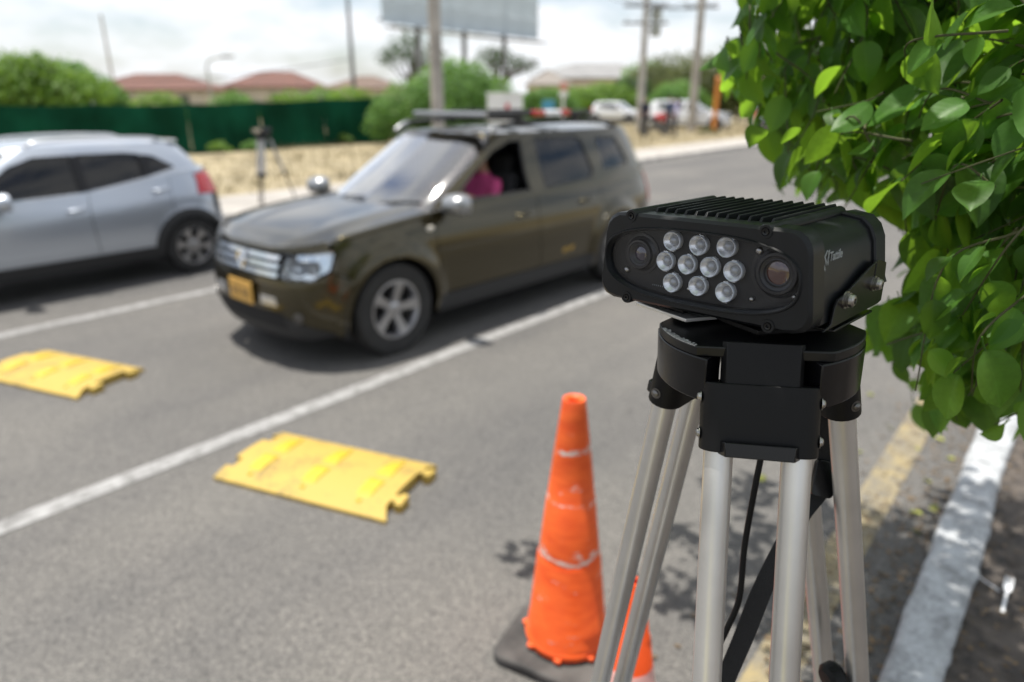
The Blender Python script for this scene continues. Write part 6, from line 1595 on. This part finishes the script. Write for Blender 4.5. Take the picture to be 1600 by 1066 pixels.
# the roof of leaves overhead that shades the tripod, the gutter and the bed
for k in range(860):
    x, y, z = rt.uniform(-1.8, 1.7), rt.uniform(-0.2, 3.75), rt.uniform(2.35, 3.3)
    sx, sy = sun_hit((x, y, z))
    w_ = 1.0 if sx > -0.38 else (0.55 if math.sin(sx * 7.1 + 1) + math.sin(sy * 5.3 + sx * 3) > 0.1 else 0.06)
    if sx < -0.38 and sy < 1.9 and not (sx > -0.62 and sy < 1.25): w_ = 0.0
    if sy > 3.3 and sx < -0.3: w_ *= 0.3
    if sx > 0.25: w_ *= 0.45
    if rt.random() > w_: continue
    tip = Vector((x, y, z)); s_ = nearest(tip); st = tip + (s_ - tip).normalized() * min((s_ - tip).length, 0.3)
    grow_twig(st, tip, 7, 0.092)
for k in range(260):
    sx, sy, z = rt.uniform(-0.40, 0.45), rt.uniform(1.7, 3.75), rt.uniform(2.5, 3.4)
    tip = Vector((sx + SUN_TO.x / SUN_TO.z * z, sy + SUN_TO.y / SUN_TO.z * z, z)); s_ = nearest(tip)
    grow_twig(tip + (s_ - tip).normalized() * min((s_ - tip).length, 0.25), tip, 7, 0.09)
for (cx, cy, rr, n_) in ((-0.95, 2.55, 0.20, 22), (-0.72, 2.95, 0.22, 24), (-1.08, 3.05, 0.15, 12), (-0.62, 2.35, 0.18, 20), (-0.85, 2.15, 0.13, 10), (-0.55, 3.2, 0.2, 18), (-1.56, 1.93, 0.10, 7), (-0.5, 2.7, 0.2, 18)):
    for k in range(n_):
        a = rt.random() * 6.28; q = rr * math.sqrt(rt.random()); z = rt.uniform(2.35, 2.9); sx, sy = cx + q * math.cos(a), cy + q * math.sin(a)
        tip = Vector((sx + SUN_TO.x / SUN_TO.z * z, sy + SUN_TO.y / SUN_TO.z * z, z)); s_ = nearest(tip)
        grow_twig(tip + (s_ - tip).normalized() * min((s_ - tip).length, 0.15), tip, 5, 0.09)
tr_ = thing('overhanging_tree', 'leafy green tree reaching over the kerb from the right, above the traffic camera', 'tree')
obj('trunk', MB().tube(spline([trunk_base, (1.56, 2.36, 0.6), (1.54, 2.34, 1.2), (1.55, 2.35, 1.9)], 6), [0.11 - 0.0025 * k for k in range(19)], 14), M_BARK, tr_, 50)
for l in limb_pts:
    n_ = len(l); obj('limb', MB().tube(l, [0.034 - 0.029 * k / n_ for k in range(n_)], 8), M_BARK, tr_, 50)
tb = MB()
for P in twigs: tb.tube(P, [0.0022 - 0.0012 * k / len(P) for k in range(len(P))], 5, caps=False)
tw_ = obj('twigs', tb, mat('green_twig', (0.060, 0.062, 0.022), 0.7), tr_, 50, recalc=False); tw_['kind'] = 'stuff'
def leaf_matrix(p, d, nm, L):
    y = nm.cross(d).normalized(); z = d.cross(y).normalized()
    return Matrix(((d.x, y.x, z.x, p.x), (d.y, y.y, z.y, p.y), (d.z, y.z, z.z, p.z), (0, 0, 0, 1))) @ Matrix.Scale(L, 4)
def shown(lf):
    q = proj(lf[0] + lf[1] * lf[3] * 0.5)
    if q[2] < 0.1 or not (0 < q[0] < 1600 and 0 < q[1] < 1066): return 1e9
    return q[2] / lf[3]
order = sorted(range(len(leaves)), key=lambda i: shown(leaves[i]))
rest = MB()
for n_, i in enumerate(order):
    p, d, nm, L = leaves[i]; Mx = leaf_matrix(p, d, nm, L)
    if n_ < 300 and shown(leaves[i]) < 1e8:
        o = link('leaf', leaf_mes[i % 7], tr_); o.matrix_local = Mx
    else:
        b = leaf_var[i % 7]; rest.add(b.v, b.f, 0, Mx); rest_luv += b.v
ro = obj('foliage', rest, M_LEAF, tr_, 60, recalc=False); ro['kind'] = 'stuff'; set_luv(ro.data, rest_luv)
print('leaves', len(leaves), 'shown', sum(1 for l in leaves if shown(l) < 1e8))
# leaves fallen on the road and the bed
M_FALLEN = leaf_mat('fallen_leaves', (0.30, 0.32, 0.08), (0.3, 0.3, 0.05), 0.6, 0.45, 0.25, 9.0, 1.0)
fall_mes = [leaf_mesh(20 + k, 1, 0.26).mesh('fallen_leaf', M_FALLEN, 60, False) for k in range(3)]
places = ['on the asphalt right of the tripod head', 'left of the yellow line behind the right tripod leg', 'between the right tripod tubes and the yellow line', 'on the asphalt just left of the hanging cable', 'on the asphalt just right of the hanging cable', 'at the far end of the yellow line below the branch', 'on the yellow line below the lowest hanging leaf', 'between yellow line and kerb, below the lowest hanging leaf', 'against the kerb below the branch', 'in the gutter where the shade begins', 'in the gutter among darker scraps', 'in the shaded gutter right of the yellow line', 'on the shaded asphalt at the yellow line edge']
spots = [(1355, 616), (1346, 708), (1290, 745), (1052, 748), (1195, 745), (1388, 668), (1430, 700), (1475, 690), (1490, 720), (1452, 755), (1462, 790), (1440, 805), (1425, 830)]
for i, (px, py) in enumerate(spots):
    c = gnd(px, py, 0.008)
    o = link('fallen_leaf', fall_mes[i % 3]); s_ = rt.uniform(0.045, 0.075); o.location = (c.x, c.y, 0.014); o.scale = (s_,) * 3; o.rotation_euler = (rt.gauss(0, .2), rt.gauss(0.2, .2), rt.random() * 6.28)
    tag(o, 'fallen yellow-green leaf ' + places[i], 'leaf', 'fallen leaves on the road')
